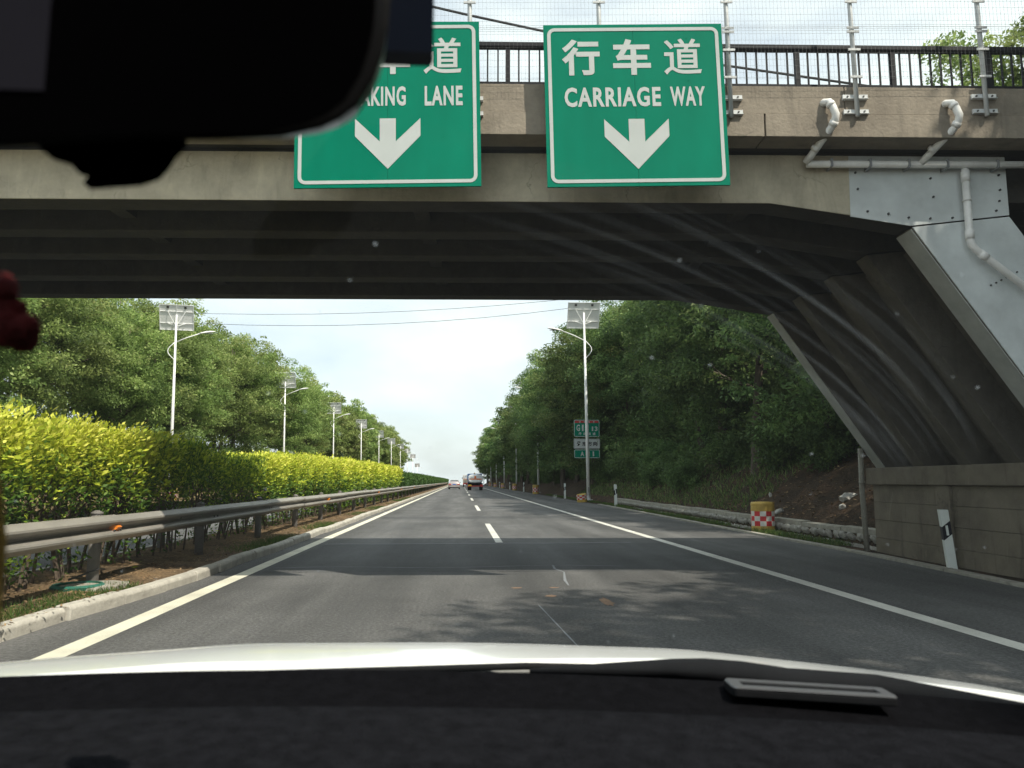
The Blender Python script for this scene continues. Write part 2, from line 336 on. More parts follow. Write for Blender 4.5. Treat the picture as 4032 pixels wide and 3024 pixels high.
def clear_glass(name, smear):
    m, N, L, P = nmat(name)
    N.remove(P)
    out = N['Material Output']
    tr = N.new('ShaderNodeBsdfTransparent'); tr.inputs[0].default_value = (0.985, 0.995, 0.99, 1)
    gl = N.new('ShaderNodeBsdfGlossy'); gl.inputs['Roughness'].default_value = 0.0
    mx = N.new('ShaderNodeMixShader'); mx.inputs[0].default_value = 0.018
    L.new(tr.outputs[0], mx.inputs[1]); L.new(gl.outputs[0], mx.inputs[2])
    last = mx
    if smear:
        tc = N.new('ShaderNodeTexCoord'); sp = N.new('ShaderNodeSeparateXYZ'); L.new(tc.outputs['Object'], sp.inputs[0])
        def M(op, a, b=None, c=None):
            n = N.new('ShaderNodeMath'); n.operation = op
            for i, v in enumerate((a, b, c)):
                if v is None: continue
                if isinstance(v, (int, float)): n.inputs[i].default_value = v
                else: L.new(v, n.inputs[i])
            return n.outputs[0]
        # polar coordinates about the wiper's pivot, on the slope of the pane
        dx = M('ADD', sp.outputs[0], 0.20)
        ds = M('SUBTRACT', M('MULTIPLY', M('SUBTRACT', sp.outputs[2], 0.98), 1.74), 0.15)
        rad = M('SQRT', M('ADD', M('MULTIPLY', dx, dx), M('MULTIPLY', ds, ds)))
        ang = M('ARCTAN2', ds, dx)
        cb = N.new('ShaderNodeCombineXYZ'); L.new(M('MULTIPLY', rad, 110.0), cb.inputs[0]); L.new(M('MULTIPLY', ang, 0.9), cb.inputs[1])
        n = N.new('ShaderNodeTexNoise'); n.inputs['Scale'].default_value = 1.0; n.inputs['Detail'].default_value = 4; n.inputs['Roughness'].default_value = 0.6
        L.new(cb.outputs[0], n.inputs[0])
        r = N.new('ShaderNodeMapRange'); r.inputs['From Min'].default_value = 0.50; r.inputs['From Max'].default_value = 0.72; r.inputs['To Max'].default_value = 1.0
        L.new(n.outputs[0], r.inputs['Value'])
        def win(v, lo0, lo1, hi0, hi1):
            a = N.new('ShaderNodeMapRange'); a.interpolation_type = 'SMOOTHSTEP'; a.inputs['From Min'].default_value = lo0; a.inputs['From Max'].default_value = lo1; L.new(v, a.inputs['Value'])
            b = N.new('ShaderNodeMapRange'); b.interpolation_type = 'SMOOTHSTEP'; b.inputs['From Min'].default_value = hi1; b.inputs['From Max'].default_value = hi0; L.new(v, b.inputs['Value'])
            return M('MULTIPLY', a.outputs[0], b.outputs[0])
        w = M('MULTIPLY', win(ang, 0.62, 0.80, 0.95, 1.42), win(rad, 0.800, 0.84, 0.885, 0.925))
        sm = M('MULTIPLY', M('MULTIPLY', M('POWER', r.outputs[0], 1.5), w), 0.085)
        # dust specks and dried drops
        vo = N.new('ShaderNodeTexVoronoi'); vo.inputs['Scale'].default_value = 36
        L.new(tc.outputs['Object'], vo.inputs['Vector'])
        r2 = N.new('ShaderNodeMapRange'); r2.inputs['From Min'].default_value = 0.075; r2.inputs['From Max'].default_value = 0.02; L.new(vo.outputs['Distance'], r2.inputs['Value'])
        sr = N.new('ShaderNodeSeparateColor'); L.new(vo.outputs['Color'], sr.inputs[0])
        pick = M('GREATER_THAN', sr.outputs[0], 0.58)
        spk = M('MULTIPLY', M('MULTIPLY', r2.outputs[0], pick), 0.24)
        fac = M('MINIMUM', M('ADD', M('ADD', sm, spk), 0.005), 0.3)
        df = N.new('ShaderNodeBsdfTranslucent'); df.inputs[0].default_value = (0.80, 0.90, 0.98, 1)
        m2 = N.new('ShaderNodeMixShader'); L.new(fac, m2.inputs[0]); L.new(mx.outputs[0], m2.inputs[1]); L.new(df.outputs[0], m2.inputs[2])
        last = m2
    L.new(last.outputs[0], out.inputs[0])
    return m

clear_glass('windshield_glass', True)
clear_glass('window_glass', False)

# ------------------------------------------------------------------ mesh helpers
class MB:
    def __init__(s): s.v = []; s.f = []
    def add(s, verts, faces):
        b = len(s.v); s.v += [tuple(p) for p in verts]; s.f += [tuple(i + b for i in f) for f in faces]; return s
    def box(s, x0, x1, y0, y1, z0, z1):
        return s.add([(x0, y0, z0), (x1, y0, z0), (x1, y1, z0), (x0, y1, z0), (x0, y0, z1), (x1, y0, z1), (x1, y1, z1), (x0, y1, z1)],
                     [(3, 2, 1, 0), (4, 5, 6, 7), (0, 1, 5, 4), (1, 2, 6, 5), (2, 3, 7, 6), (3, 0, 4, 7)])
    def prism(s, poly, lo, hi, axis='y'):
        """poly: 2-D outline; axis y: (x,z), x: (y,z), z: (x,y)"""
        n = len(poly)
        def P(p, t): return (p[0], t, p[1]) if axis == 'y' else ((t, p[0], p[1]) if axis == 'x' else (p[0], p[1], t))
        vs = [P(p, lo) for p in poly] + [P(p, hi) for p in poly]
        fs = [tuple(range(n)), tuple(range(2 * n - 1, n - 1, -1))] + [(i, i + n, (i + 1) % n + n, (i + 1) % n) for i in range(n)]
        return s.add(vs, fs)
    def tube(s, path, r, n=8, caps=True):
        path = [Vector(p) for p in path]
        rs = r if isinstance(r, (list, tuple)) else [r] * len(path)
        vs = []; prev = None
        for i, p in enumerate(path):
            a = path[max(i - 1, 0)]; b = path[min(i + 1, len(path) - 1)]
            d = (b - a).normalized()
            if prev is None:
                u = d.orthogonal().normalized()
            else:
                u = (prev - d * prev.dot(d))
                u = u.normalized() if u.length > 1e-6 else d.orthogonal().normalized()
            prev = u; w = d.cross(u)
            for k in range(n):
                t = 2 * math.pi * k / n
                vs.append(p + (u * math.cos(t) + w * math.sin(t)) * rs[i])
        fs = []
        for i in range(len(path) - 1):
            for k in range(n):
                fs.append((i * n + k, i * n + (k + 1) % n, (i + 1) * n + (k + 1) % n, (i + 1) * n + k))
        if caps:
            fs.append(tuple(range(n - 1, -1, -1))); fs.append(tuple((len(path) - 1) * n + k for k in range(n)))
        return s.add(vs, fs)
    def lathe(s, prof, n=20, c=(0, 0, 0)):
        vs = []; fs = []
        for r, z in prof:
            for k in range(n):
                t = 2 * math.pi * k / n; vs.append((c[0] + r * math.cos(t), c[1] + r * math.sin(t), c[2] + z))
        for i in range(len(prof) - 1):
            for k in range(n): fs.append((i * n + k, i * n + (k + 1) % n, (i + 1) * n + (k + 1) % n, (i + 1) * n + k))
        fs.append(tuple(range(n - 1, -1, -1))); fs.append(tuple((len(prof) - 1) * n + k for k in range(n)))
        return s.add(vs, fs)
    def grid(s, xs, ys, fz):
        nx, ny = len(xs), len(ys)
        vs = [fz(x, y) if isinstance(fz(x, y), tuple) else (x, y, fz(x, y)) for y in ys for x in xs]
        fs = [(j * nx + i, j * nx + i + 1, (j + 1) * nx + i + 1, (j + 1) * nx + i) for j in range(ny - 1) for i in range(nx - 1)]
        return s.add(vs, fs)
    def blob(s, c, r, seed=0, sub=2, jag=0.15, sq=(1, 1, 1)):
        bm = bmesh.new(); bmesh.ops.create_icosphere(bm, subdivisions=sub, radius=1)
        rg = random.Random(seed)
        vs = []
        for v in bm.verts:
            k = r * (1 + rg.uniform(-jag, jag)); vs.append((c[0] + v.co.x * k * sq[0], c[1] + v.co.y * k * sq[1], c[2] + v.co.z * k * sq[2]))
        fs = [tuple(v.index for v in f.verts) for f in bm.faces]; bm.free()
        return s.add(vs, fs)
    def mesh(s, name, mat, off=(0, 0, 0), smooth=False):
        me = bpy.data.meshes.new(name)
        o = off
        me.from_pydata([(p[0] - o[0], p[1] - o[1], p[2] - o[2]) for p in s.v], [], s.f)
        me.materials.append(MATS[mat])
        bm = bmesh.new(); bm.from_mesh(me); bmesh.ops.recalc_face_normals(bm, faces=bm.faces); bm.to_mesh(me); bm.free()
        if smooth:
            for p in me.polygons: p.use_smooth = True
        me.update()
        return me

def link(name, me, parent=None):
    o = bpy.data.objects.new(name, me); col.objects.link(o)
    if parent is not None: o.parent = parent
    return o

def part(name, mb, mat, parent, off=None, smooth=False, bevel=0.0, kind=None, label=None):
    if off is None: off = parent.get('_off', (0, 0, 0)) if parent is not None else (0, 0, 0)
    o = link(name, mb.mesh(name, mat, off, smooth), parent)
    if bevel:
        b = o.modifiers.new('bevel', 'BEVEL'); b.width = bevel; b.segments = 2; b.limit_method = 'ANGLE'; b.angle_limit = R(35)
    if kind: o['kind'] = kind
    if label: o['label'] = label
    return o

OFFS = {}
def thing(name, label, cat, base=(0, 0, 0), rot=(0, 0, 0), group=None, loc=None):
    """an Empty at the thing's base; geometry is given in the thing's frame and shifted by its base"""
    o = bpy.data.objects.new(name, None); o.empty_display_size = 0.2; col.objects.link(o)
    o.location = loc if loc is not None else base; o.rotation_euler = rot
    o['label'] = label; o['category'] = cat
    if group: o['group'] = group
    OFFS[o.name] = tuple(base)
    return o

def off(o): return OFFS.get(o.name, (0, 0, 0))

def pt(name, mb, mat, t, **k): return part(name, mb, mat, t, off=off(t), **k)
def sub(name, mb, mat, p, t, **k): return part(name, mb, mat, p, off=off(t), **k)

def struct(name, mb, mat, smooth=False):
    o = link(name, mb.mesh(name, mat, (0, 0, 0), smooth)); o['kind'] = 'structure'; return o

def single(name, mb, mat, label, cat, base, group=None, smooth=False, rot=(0, 0, 0)):
    o = link(name, mb.mesh(name, mat, base, smooth)); o.location = base; o.rotation_euler = rot
    o['label'] = label; o['category'] = cat
    if group: o['group'] = group
    return o

def copy_tree(o, parent=None):
    c = o.copy(); col.objects.link(c); c.parent = parent
    for ch in list(o.children): copy_tree(ch, c)
    return c

ORD = ['first', 'second', 'third', 'fourth', 'fifth', 'sixth', 'seventh', 'eighth', 'ninth', 'tenth', 'eleventh', 'twelfth', 'thirteenth', 'fourteenth', 'fifteenth', 'sixteenth', 'seventeenth', 'eighteenth', 'nineteenth', 'twentieth'] + ['twenty-' + w for w in ('first', 'second', 'third', 'fourth', 'fifth', 'sixth', 'seventh', 'eighth', 'ninth')]

def leaf_mesh(name, mat, P, D, S, Ln, Wd, tint):
    N = len(P)
    Ln = np.asarray(Ln).reshape(-1, 1); Wd = np.asarray(Wd).reshape(-1, 1)
    V = np.empty((N, 4, 3))
    V[:, 0] = P - D * Ln * 0.5; V[:, 1] = P + S * Wd * 0.5 - D * Ln * 0.05; V[:, 2] = P + D * Ln * 0.5; V[:, 3] = P - S * Wd * 0.5 - D * Ln * 0.05
    me = bpy.data.meshes.new(name)
    me.vertices.add(N * 4); me.vertices.foreach_set('co', V.ravel())
    me.loops.add(N * 4); me.loops.foreach_set('vertex_index', np.arange(N * 4, dtype=np.int32))
    me.polygons.add(N); me.polygons.foreach_set('loop_start', np.arange(0, N * 4, 4, dtype=np.int32))
    me.update(calc_edges=True)
    a = me.attributes.new('tint', 'FLOAT', 'POINT'); a.data.foreach_set('value', np.repeat(np.clip(tint, 0, 1), 4).astype(np.float32))
    me.materials.append(MATS[mat])
    me.validate()
    return me

def unit(v): return v / (np.linalg.norm(v, axis=1, keepdims=True) + 1e-9)

def zdrop(y):
    return -0.0009 * max(0.0, y - 285.0) ** 2 if y < 420 else -0.0009 * 135 ** 2 - (y - 420) * 0.12

def ysteps(y0=-40, y1=285):
    ys = list(np.arange(y0, 60, 1.5)) + list(np.arange(60, y1, 8)) + list(range(y1, 430, 12))
    return [float(v) for v in ys]

def hash2(x, y):
    return (math.sin(x * 3.1 + y * 1.7) + math.sin(x * 1.3 - y * 2.9 + 1.1) + math.sin(x * 7.7 + y * 5.1) * 0.5 + math.sin(-x * 9.3 + y * 11.7) * 0.35) / 2.85

# ------------------------------------------------------------------ setting: ground, roads, banks
def edge(y):                       # outer edge of our pavement
    return float(np.interp(y, [-40, 0, 9, 14, 20, 32, 45], [7.1, 7.15, 7.12, 7.45, 7.48, 7.75, 8.0]))

struct('ground', MB().add([(-2500, -600, -32), (2500, -600, -32), (2500, 3200, -32), (-2500, 3200, -32)], [(0, 1, 2, 3)]), 'soil_ground')
ys = ysteps()
mb = MB()
for y in ys: pass
def strip(xfs, zf=None):
    m = MB(); n = len(xfs)
    vs = []
    for y in ys:
        for xf in xfs:
            x, z = xf(y); vs.append((x, y, z + zdrop(y)))
    fs = [(j * n + i, j * n + i + 1, (j + 1) * n + i + 1, (j + 1) * n + i) for j in range(len(ys) - 1) for i in range(n - 1)]
    return m.add(vs, fs)
road = struct('road', strip([lambda y: (-4.1, 0), lambda y: (0, 0), lambda y: (4, 0), lambda y: (edge(y) + .05, 0)]), 'asphalt')
opp = struct('opposite_road', strip([lambda y: (-18.2, 0), lambda y: (-12, 0), lambda y: (-5.9, 0)]), 'asphalt')

def kerbx(y): return float(np.interp(y, [-40, 3, 7, 8.2, 9.3, 11.2, 13, 16, 20, 24, 30], [-4.0, -4.0, -3.84, -3.80, -3.66, -3.55, -3.60, -3.52, -3.56, -3.48, -3.52]))
mm = MB()
xs = [-5.92 + i * (2.4 / 14) for i in range(15)]
vs = []
for y in ys:
    kx = kerbx(y) - 0.16
    for i in range(15):
        x = -5.95 + (kx + 5.95) * i / 14
        z = 0.105 + 0.03 * hash2(x * 2, y) * (0 if i in (0, 14) else 1) + 0.05 * math.exp(-((x + 5.0) / 0.5) ** 2)
        vs.append((x, y, z + zdrop(y)))
mm.add(vs, [(j * 15 + i, j * 15 + i + 1, (j + 1) * 15 + i + 1, (j + 1) * 15 + i) for j in range(len(ys) - 1) for i in range(14)])
median = struct('median', mm, 'soil_median', True)

def slope_h(x, y):
    d = x - edge(y)
    z = float(np.interp(d, [0, .02, .13, .15, .5, .62, .8, 1.05, 1.25, 5, 9, 14, 60], [-.02, .025, .025, .02, .03, -.10, -.12, .30, .33, 2.7, 5.0, 6.2, 8.0]))
    if d > 1.25: z += hash2(x * .9, y * .8) * min(.22, (d - 1.25) * .12) + .05 * hash2(x * 4, y * 4)
    elif .14 < d < .6: z += .012 * hash2(x * 8, y * 6)
    return z
ds = [0.0, .14, .15, .32, .5, .62, .8, 1.0, 1.25] + list(np.linspace(1.5, 9, 26)) + [11, 14, 20, 30, 45, 60]
vs = []; ysl = ysteps()
ysl = sorted(set([float(v) for v in np.arange(-40, 46, .6)] + [y for y in ysl if y > 46]))
for y in ysl:
    for d in ds:
        x = edge(y) + d; vs.append((x, y, slope_h(x, y) + zdrop(y)))
n = len(ds)
slope = struct('roadside_slope', MB().add(vs, [(j * n + i, j * n + i + 1, (j + 1) * n + i + 1, (j + 1) * n + i) for j in range(len(ysl) - 1) for i in range(n - 1)]), 'soil_slope', True)

def bank_h(x, y):
    d = -18.2 - x
    return float(np.interp(d, [0, .02, .3, 2.5, 5, 8, 14, 70], [-.02, .12, .12, .2, 1.4, 2.4, 3.2, 4.0])) + (0 if d < .4 else .14 * hash2(x * .7, y * .6))
ds2 = [0, .02, .3, 1, 2, 2.6, 3.2, 3.8, 4.4, 5, 5.8, 6.6, 8, 10, 14, 22, 40, 70]
n = len(ds2); vs = []
for y in ys:
    for d in ds2: vs.append((-18.2 - d, y, bank_h(-18.2 - d, y) + zdrop(y)))
bank = struct('roadside_bank', MB().add(vs, [(j * n + i, j * n + i + 1, (j + 1) * n + i + 1, (j + 1) * n + i) for j in range(len(ys) - 1) for i in range(n - 1)]), 'soil_bank', True)

# painted markings on the roads
def line_strip(x0, x1, y0, y1, z=0.004, wob=0.0):
    yy = [y for y in np.arange(y0, min(y1, 60), 2.0)] + [y for y in np.arange(60, y1 + 1, 10)] if y1 > 60 else list(np.arange(y0, y1 + .01, 2.0))
    vs = []
    for y in yy:
        w = wob * hash2(y, x0 * 3); vs += [(x0 + w, y, z + zdrop(y)), (x1 + w, y, z + zdrop(y))]
    return MB().add(vs, [(2 * j, 2 * j + 1, 2 * j + 3, 2 * j + 2) for j in range(len(yy) - 1)])
part('edge_line', line_strip(-3.25, -3.04, -30, 300, wob=.012), 'line_cream', road)
part('edge_line', line_strip(4.50, 4.70, -30, 300, wob=.012), 'line_white', road)
part('edge_line', line_strip(-6.42, -6.24, -30, 300), 'line_white', opp)
part('edge_line', line_strip(-14.5, -14.3, -30, 300), 'line_white', opp)
dash_me = None
for k in range(-2, 15):
    y = 17.3 + 18.6 * k
    d = part('lane_dash', MB().add([(.79, y, .004), (.95, y, .004), (.95, y + 7.6, .004), (.79, y + 7.6, .004)], [(0, 1, 2, 3)]), 'line_white', road)
for k in range(0, 8):
    y = 12 + 18.6 * k
    part('lane_dash', MB().add([(-10.5, y, .004), (-10.35, y, .004), (-10.35, y + 7.6, .004), (-10.5, y + 7.6, .004)], [(0, 1, 2, 3)]), 'line_white', opp)
# sealed joints, drips and smears on the asphalt
def ribbon(pts, w, z):
    vs = []
    for i, (x, y) in enumerate(pts):
        a = pts[max(i - 1, 0)]; b = pts[min(i + 1, len(pts) - 1)]
        d = Vector((b[0] - a[0], b[1] - a[1])).normalized(); nrm = Vector((-d.y, d.x)) * w * .5 * (1 + .4 * math.sin(i * 2.1))
        vs += [(x + nrm.x, y + nrm.y, z), (x - nrm.x, y - nrm.y, z)]
    return MB().add(vs, [(2 * j, 2 * j + 1, 2 * j + 3, 2 * j + 2) for j in range(len(pts) - 1)])
asphalt('asphalt_patch', (ASPH[0] * .74, ASPH[1] * .75, ASPH[2] * .77))
part('asphalt_patch', MB().add([(-2.95, 11.9, .002), (4.42, 11.7, .002), (4.42, 17.05, .002), (-2.95, 17.05, .002)], [(0, 1, 2, 3)]), 'asphalt_patch', road)
part('asphalt_patch', MB().add([(-2.9, 28.2, .002), (4.4, 28.4, .002), (4.4, 30.1, .002), (-2.9, 29.9, .002)], [(0, 1, 2, 3)]), 'asphalt_patch', road)
part('sealed_crack', ribbon([(-2.9 + i * .37, 17.1 + .05 * math.sin(i * 1.3)) for i in range(19)], .045, .0035), 'seal_grey', road)
part('sealed_crack', ribbon([(-2.9 + i * .5, 12.5 + .12 * math.sin(i * .9)) for i in range(12)], .02, .0035), 'seal_grey', road)
part('sealed_crack', ribbon([(1.0 - .012 * i, 6.0 + .24 * i) for i in range(12)], .014, .0035), 'seal_grey', road)
part('paint_drip', ribbon([(1.50, 12.6), (1.47, 12.1), (1.56, 11.7), (1.50, 11.2), (1.44, 10.7), (1.42, 10.2)], .030, .0035), 'seal_grey', road)
def smear(cx, cy, rx, ry, seed):
    rg = random.Random(seed); k = 14
    pts = [(cx + rx * (.5 + .5 * rg.random()) * math.cos(6.283 * i / k), cy + ry * (.5 + .5 * rg.random()) * math.sin(6.283 * i / k), .0035) for i in range(k)]
    return MB().add(pts + [(cx, cy, .0035)], [(i, (i + 1) % k, k) for i in range(k)])
for i, a in enumerate([(1.66, 8.8, .08, .40), (1.08, 9.3, .10, .10), (.72, 10.0, .09, .07), (1.20, 10.0, .08, .05)]):
    part('clay_smear', smear(*a, i + 3), 'clay', road)

# kerb stones along the median
stone_len = 1.0
rg = random.Random(5)
for k in range(56):
    y0 = 2.0 + k * stone_len; y1 = y0 + stone_len - (.012 + .02 * rg.random())
    xa, xb = kerbx(y0), kerbx(y1); j = rg.uniform(-.018, .018); dz = rg.uniform(-.012, .015)
    prof = [(-.15, -.12), (0, -.12), (0.004, .10 + dz), (-.02, .135 + dz), (-.15, .135 + dz)]
    vs = [(xa + p[0] + j, y0, p[1]) for p in prof] + [(xb + p[0] + j, y1, p[1]) for p in prof]
    m = MB().add(vs, [(4, 3, 2, 1, 0), (5, 6, 7, 8, 9)] + [(i, (i + 1) % 5, (i + 1) % 5 + 5, i + 5) for i in range(5)])
    part('kerb_stone', m, 'conc_kerb', median, bevel=0.012)
m = MB()
for k in range(58, 290): m.box(-3.67, -3.52, k, k + .975, -.1, .132)
part('distant_kerb_stones', m, 'conc_kerb', median, kind='stuff')
m = MB()
for k in range(3, 120): m.box(-5.98, -5.86, k * 2.0, k * 2 + 1.98, -.1, .12)
part('opposite_kerb_stones', m, 'conc_kerb', median, kind='stuff')
# concrete edging slabs and the stone-lined ditch beside our shoulder
for k in range(30):
    y0 = 9.0 + 1.2 * k; y1 = y0 + 1.18
    e0, e1 = edge(y0), edge(y1); t = rg.uniform(0, .012)
    m = MB().add([(e0 + .0, y0, -.06), (e0 + .17, y0, -.06), (e1 + .17, y1, -.06), (e1, y1, -.06), (e0, y0, .034 + t), (e0 + .17, y0, .036 + t), (e1 + .17, y1, .036 + t), (e1, y1, .034 + t)],
                 [(3, 2, 1, 0), (4, 5, 6, 7), (0, 1, 5, 4), (1, 2, 6, 5), (2, 3, 7, 6), (3, 0, 4, 7)])
    part('edging_slab', m, 'conc_edge', slope, bevel=.008)
stones = []
for s in range(6):
    m = MB().blob((0, 0, 0), .5, seed=40 + s, sub=1, jag=.22, sq=(.55, 1.0, .8)); stones.append(m.mesh('ditch_stone', 'stone'))
y = 14.9
while y < 44:
    L_ = rg.uniform(.18, .36)
    for row in range(2):
        e = edge(y); o = link('ditch_stone', rg.choice(stones), slope)
        o.location = (e + .76 + .16 * row + rg.uniform(-.02, .02), y + rg.uniform(-.05, .05) + .1 * row, -.02 + .19 * row)
        o.rotation_euler = (rg.uniform(-.5, .5), R(-32), rg.uniform(-.3, .3)); o.scale = (.26, L_ * 1.3, .29)
    y += L_
for k in range(15):
    y0 = 14.9 + 2.0 * k; y1 = y0 + 1.97; e0, e1 = edge(y0) + 1.0, edge(y1) + 1.0; t = rg.uniform(-.02, .02)
    m = MB().add([(e0, y0, .24), (e0 + .24, y0, .22), (e1 + .24, y1, .22), (e1, y1, .24), (e0, y0, .36 + t), (e0 + .24, y0, .37 + t), (e1 + .24, y1, .37 + t), (e1, y1, .36 + t)],
                 [(3, 2, 1, 0), (4, 5, 6, 7), (0, 1, 5, 4), (1, 2, 6, 5), (2, 3, 7, 6), (3, 0, 4, 7)])
    part('coping_slab', m, 'conc_edge', slope, bevel=.012)

# ------------------------------------------------------------------ overpass bridge (frame turned 2.8 degrees against the road)
BA = R(-2.8)
def bw(p):
    return (p[0] * math.cos(BA) - p[1] * math.sin(BA), p[0] * math.sin(BA) + p[1] * math.cos(BA), p[2])
def bthing(name, label, cat, base, roll=0.0, group=None):
    return thing(name, label, cat, base, (0, roll, BA), group, loc=bw(base))

br = bthing('overpass_bridge', 'weathered concrete strut-frame overpass bridge crossing the whole highway', 'bridge', (-5.4, 12.2, 0))
XL = -5.4                                      # centre of the span
GY = [(9.49, 9.88), (10.70, 11.05), (11.87, 12.20), (13.18, 13.55), (14.50, 14.86)]
def mirror(poly): return [(2 * XL - x, z) for x, z in poly]
for i, (a, b) in enumerate(GY):
    right_p = [(XL, 4.90), (3.5, 4.90), (4.52, 4.745), (5.30, 4.615), (6.62, 4.76), (6.62, 5.60), (XL, 5.60)]
    full = [(2 * XL - 6.62, 5.60), (2 * XL - 6.62, 4.76), (2 * XL - 5.30, 4.615), (2 * XL - 3.5, 4.90), (3.5, 4.90), (4.52, 4.745), (5.30, 4.615), (6.62, 4.76), (6.62, 5.60)]
    pt('girder', MB().prism(full, a, b), 'conc_shade', br, bevel=.015)
    aa, bb = (a + .30, b + .2) if i == 0 else (a + .02, b - .02)
    pt('side_girder', MB().prism([(6.63, 5.597), (6.63, 5.05), (14.5, 5.05), (14.5, 5.597)], aa, bb), 'conc_shade', br)
    pt('side_girder', MB().prism([(2 * XL - 14.5, 5.597), (2 * XL - 14.5, 5.05), (2 * XL - 6.63, 5.05), (2 * XL - 6.63, 5.597)], aa, bb), 'conc_shade', br)
    st = [(5.315, 4.595), (7.42, 1.48), (8.75, 1.48), (6.60, 4.735)]
    pt('strut', MB().prism(st, a + .004, b - .004), 'conc_strut', br, bevel=.012)
    pt('strut', MB().prism(mirror(st), a + .004, b - .004), 'conc_shade', br, bevel=.012)
for x in (-14.2, -9.6, -5.4, -1.2, 3.3):
    for i in range(4):
        pt('diaphragm', MB().box(x, x + .22, GY[i][1] + .002, GY[i + 1][0] - .002, 5.08, 5.598), 'conc_shade', br)
pt('girder_facing', MB().prism([(2 * XL - 6.60, 5.55), (2 * XL - 6.60, 4.768), (2 * XL - 5.30, 4.622), (2 * XL - 3.5, 4.906), (3.5, 4.906), (4.528, 4.752), (4.542, 5.55)], 9.472, 9.489), 'conc_bridge', br, label='buff rendered face of the near girder')  # separate pale layer, since the girder colour has shade painted in
# webs between the struts, set back from their faces
for i in range(4):
    q = [(5.85, 4.60), (7.92, 1.50), (8.55, 1.50), (6.45, 4.70)]
    pt('strut_web', MB().prism(q, GY[i][1] - .003, GY[i + 1][0] + .003), 'conc_strut', br)
pt('deck_slab', MB().box(-26, 15.2, 9.06, 15.3, 5.602, 5.86), 'conc_shade', br)
for x0, x1 in [(-26, -18.1), (-18.08, -10.1), (-10.08, -4.12), (-4.10, 3.28), (3.30, 6.97), (6.99, 15)]:
    jj = .004 * hash2(x0, 2)
    pt('edge_beam', MB().box(x0, x1, 8.975 + jj, 9.33, 5.575, 5.872), 'conc_parapet', br, bevel=.006)
for x0, x1 in [(-26, -18.3), (-18.28, -9.2), (-9.18, -2.62), (-2.60, 2.19), (2.20, 4.30), (4.31, 7.6), (7.61, 15)]:
    jj = .006 * hash2(x0, 5)
    pt('parapet', MB().box(x0, x1, 8.983 + jj, 9.40, 5.8735, 6.235 + jj), 'conc_parapet', br, bevel=.006)
pt('parapet', MB().box(-26, 15, 14.95, 15.28, 5.863, 6.23), 'conc_parapet', br, bevel=.014)
# pier: wall and cap
for z0, z1, dj in ((-.4, .30, 0), (.304, .63, .004), (.634, .96, -.003), (.964, 1.28, .002)):
    pt('pier_wall', MB().box(7.14 + dj, 9.2, 8.2, 14.66 + dj, z0, z1), 'conc_pier', br, bevel=.005)
pt('pier_cap', MB().box(7.06, 9.25, 8.15, 14.76, 1.283, 1.60), 'conc_pier', br, bevel=.02)
pt('pier_wall', MB().box(2 * XL - 9.2, 2 * XL - 7.14, 8.2, 14.66, -.4, 1.28), 'conc_pier', br)
pt('pier_cap', MB().box(2 * XL - 9.25, 2 * XL - 7.06, 8.15, 14.76, 1.283, 1.60), 'conc_pier', br)
for y0 in (8.6, 12.1):
    pt('pier_rib', MB().box(7.10, 7.1385, y0, y0 + .35, -.1, 1.28), 'conc_pier', br)
# painted steel plates bolted over the near girder end and strut
pl = pt('steel_plate', MB().prism([(4.545, 5.55), (4.53, 4.735), (5.30, 4.615), (6.60, 4.765), (6.60, 5.55)], 9.474, 9.489), 'plate_paint', br, label='bluish grey steel plate bolted over the girder end')
for x, z in [(4.62, 5.32), (4.64, 5.10), (4.75, 4.80), (5.02, 4.77), (5.28, 4.72), (5.56, 4.71), (5.85, 4.72), (5.6, 5.25), (5.62, 5.0), (6.5, 5.3), (6.5, 5.1), (6.48, 4.95), (6.43, 4.82)]:
    sub('bolt', MB().tube([(x, 9.474, z), (x, 9.455, z)], .014, 8), 'bolt_dark', pl, br)
nx, nz = 2.105, -3.115
pl2 = pt('steel_plate', MB().prism([(5.325, 4.595), (6.595, 4.742), (8.0, 2.62), (7.05, 2.03)], 9.470, 9.485), 'plate_paint', br, label='grey steel plate covering the near strut')
for k in range(6):
    sub('bolt', MB().tube([(6.28 + .07 * k, 9.470, 3.83 + .035 * k), (6.28 + .07 * k, 9.455, 3.83 + .035 * k)], .011, 8), 'bolt_dark', pl2, br)
def along(t, s): return (5.315 + nx * t + s * .829, 4.595 + nz * t + s * .56)
a0, a1 = along(0.005, -.012), along(.95, -.012); b0, b1 = along(.005, -.0005), along(.95, -.0005)
pt('soffit_plate', MB().prism([a0, b0, b1, a1], 9.50, 9.868), 'plate_soffit', br, label='grey plate under the near strut')
a0, a1 = along(0.005, -.012), along(.99, -.012); b0, b1 = along(.005, -.0005), along(.99, -.0005)
pt('soffit_plate', MB().prism([a0, b0, b1, a1], 14.52, 14.85), 'plate_soffit', br, label='pale grey strip under the far strut')

# railing on the bridge
rl = bthing('bridge_railing', 'dark steel railing with upright bars on the bridge parapet', 'railing', (1.5, 9.30, 6.24))
pt('top_rail', MB().box(-11, 9, 9.26, 9.36, 6.90, 6.965), 'rail_dark', rl, bevel=.01)
pt('bottom_rail', MB().box(-11, 9, 9.285, 9.335, 6.395, 6.43), 'rail_dark', rl)
m_post = MB().box(-.03, .03, 9.28, 9.34, 6.235, 6.90).mesh('post', 'rail_dark', (0, 9.30, 6.24))
m_bal = MB().box(-.010, .010, 9.30, 9.32, 6.43, 6.90).mesh('baluster', 'rail_dark', (0, 9.30, 6.24))
for k in range(-9, 7):
    o = link('post', m_post, rl); o.location = (.11 + 1.25 * k - 1.5, 0, 0)
x = -3.5
while x < 8.4:
    o = link('baluster', m_bal, rl); o.location = (x - 1.5, 0, 0); x += .134

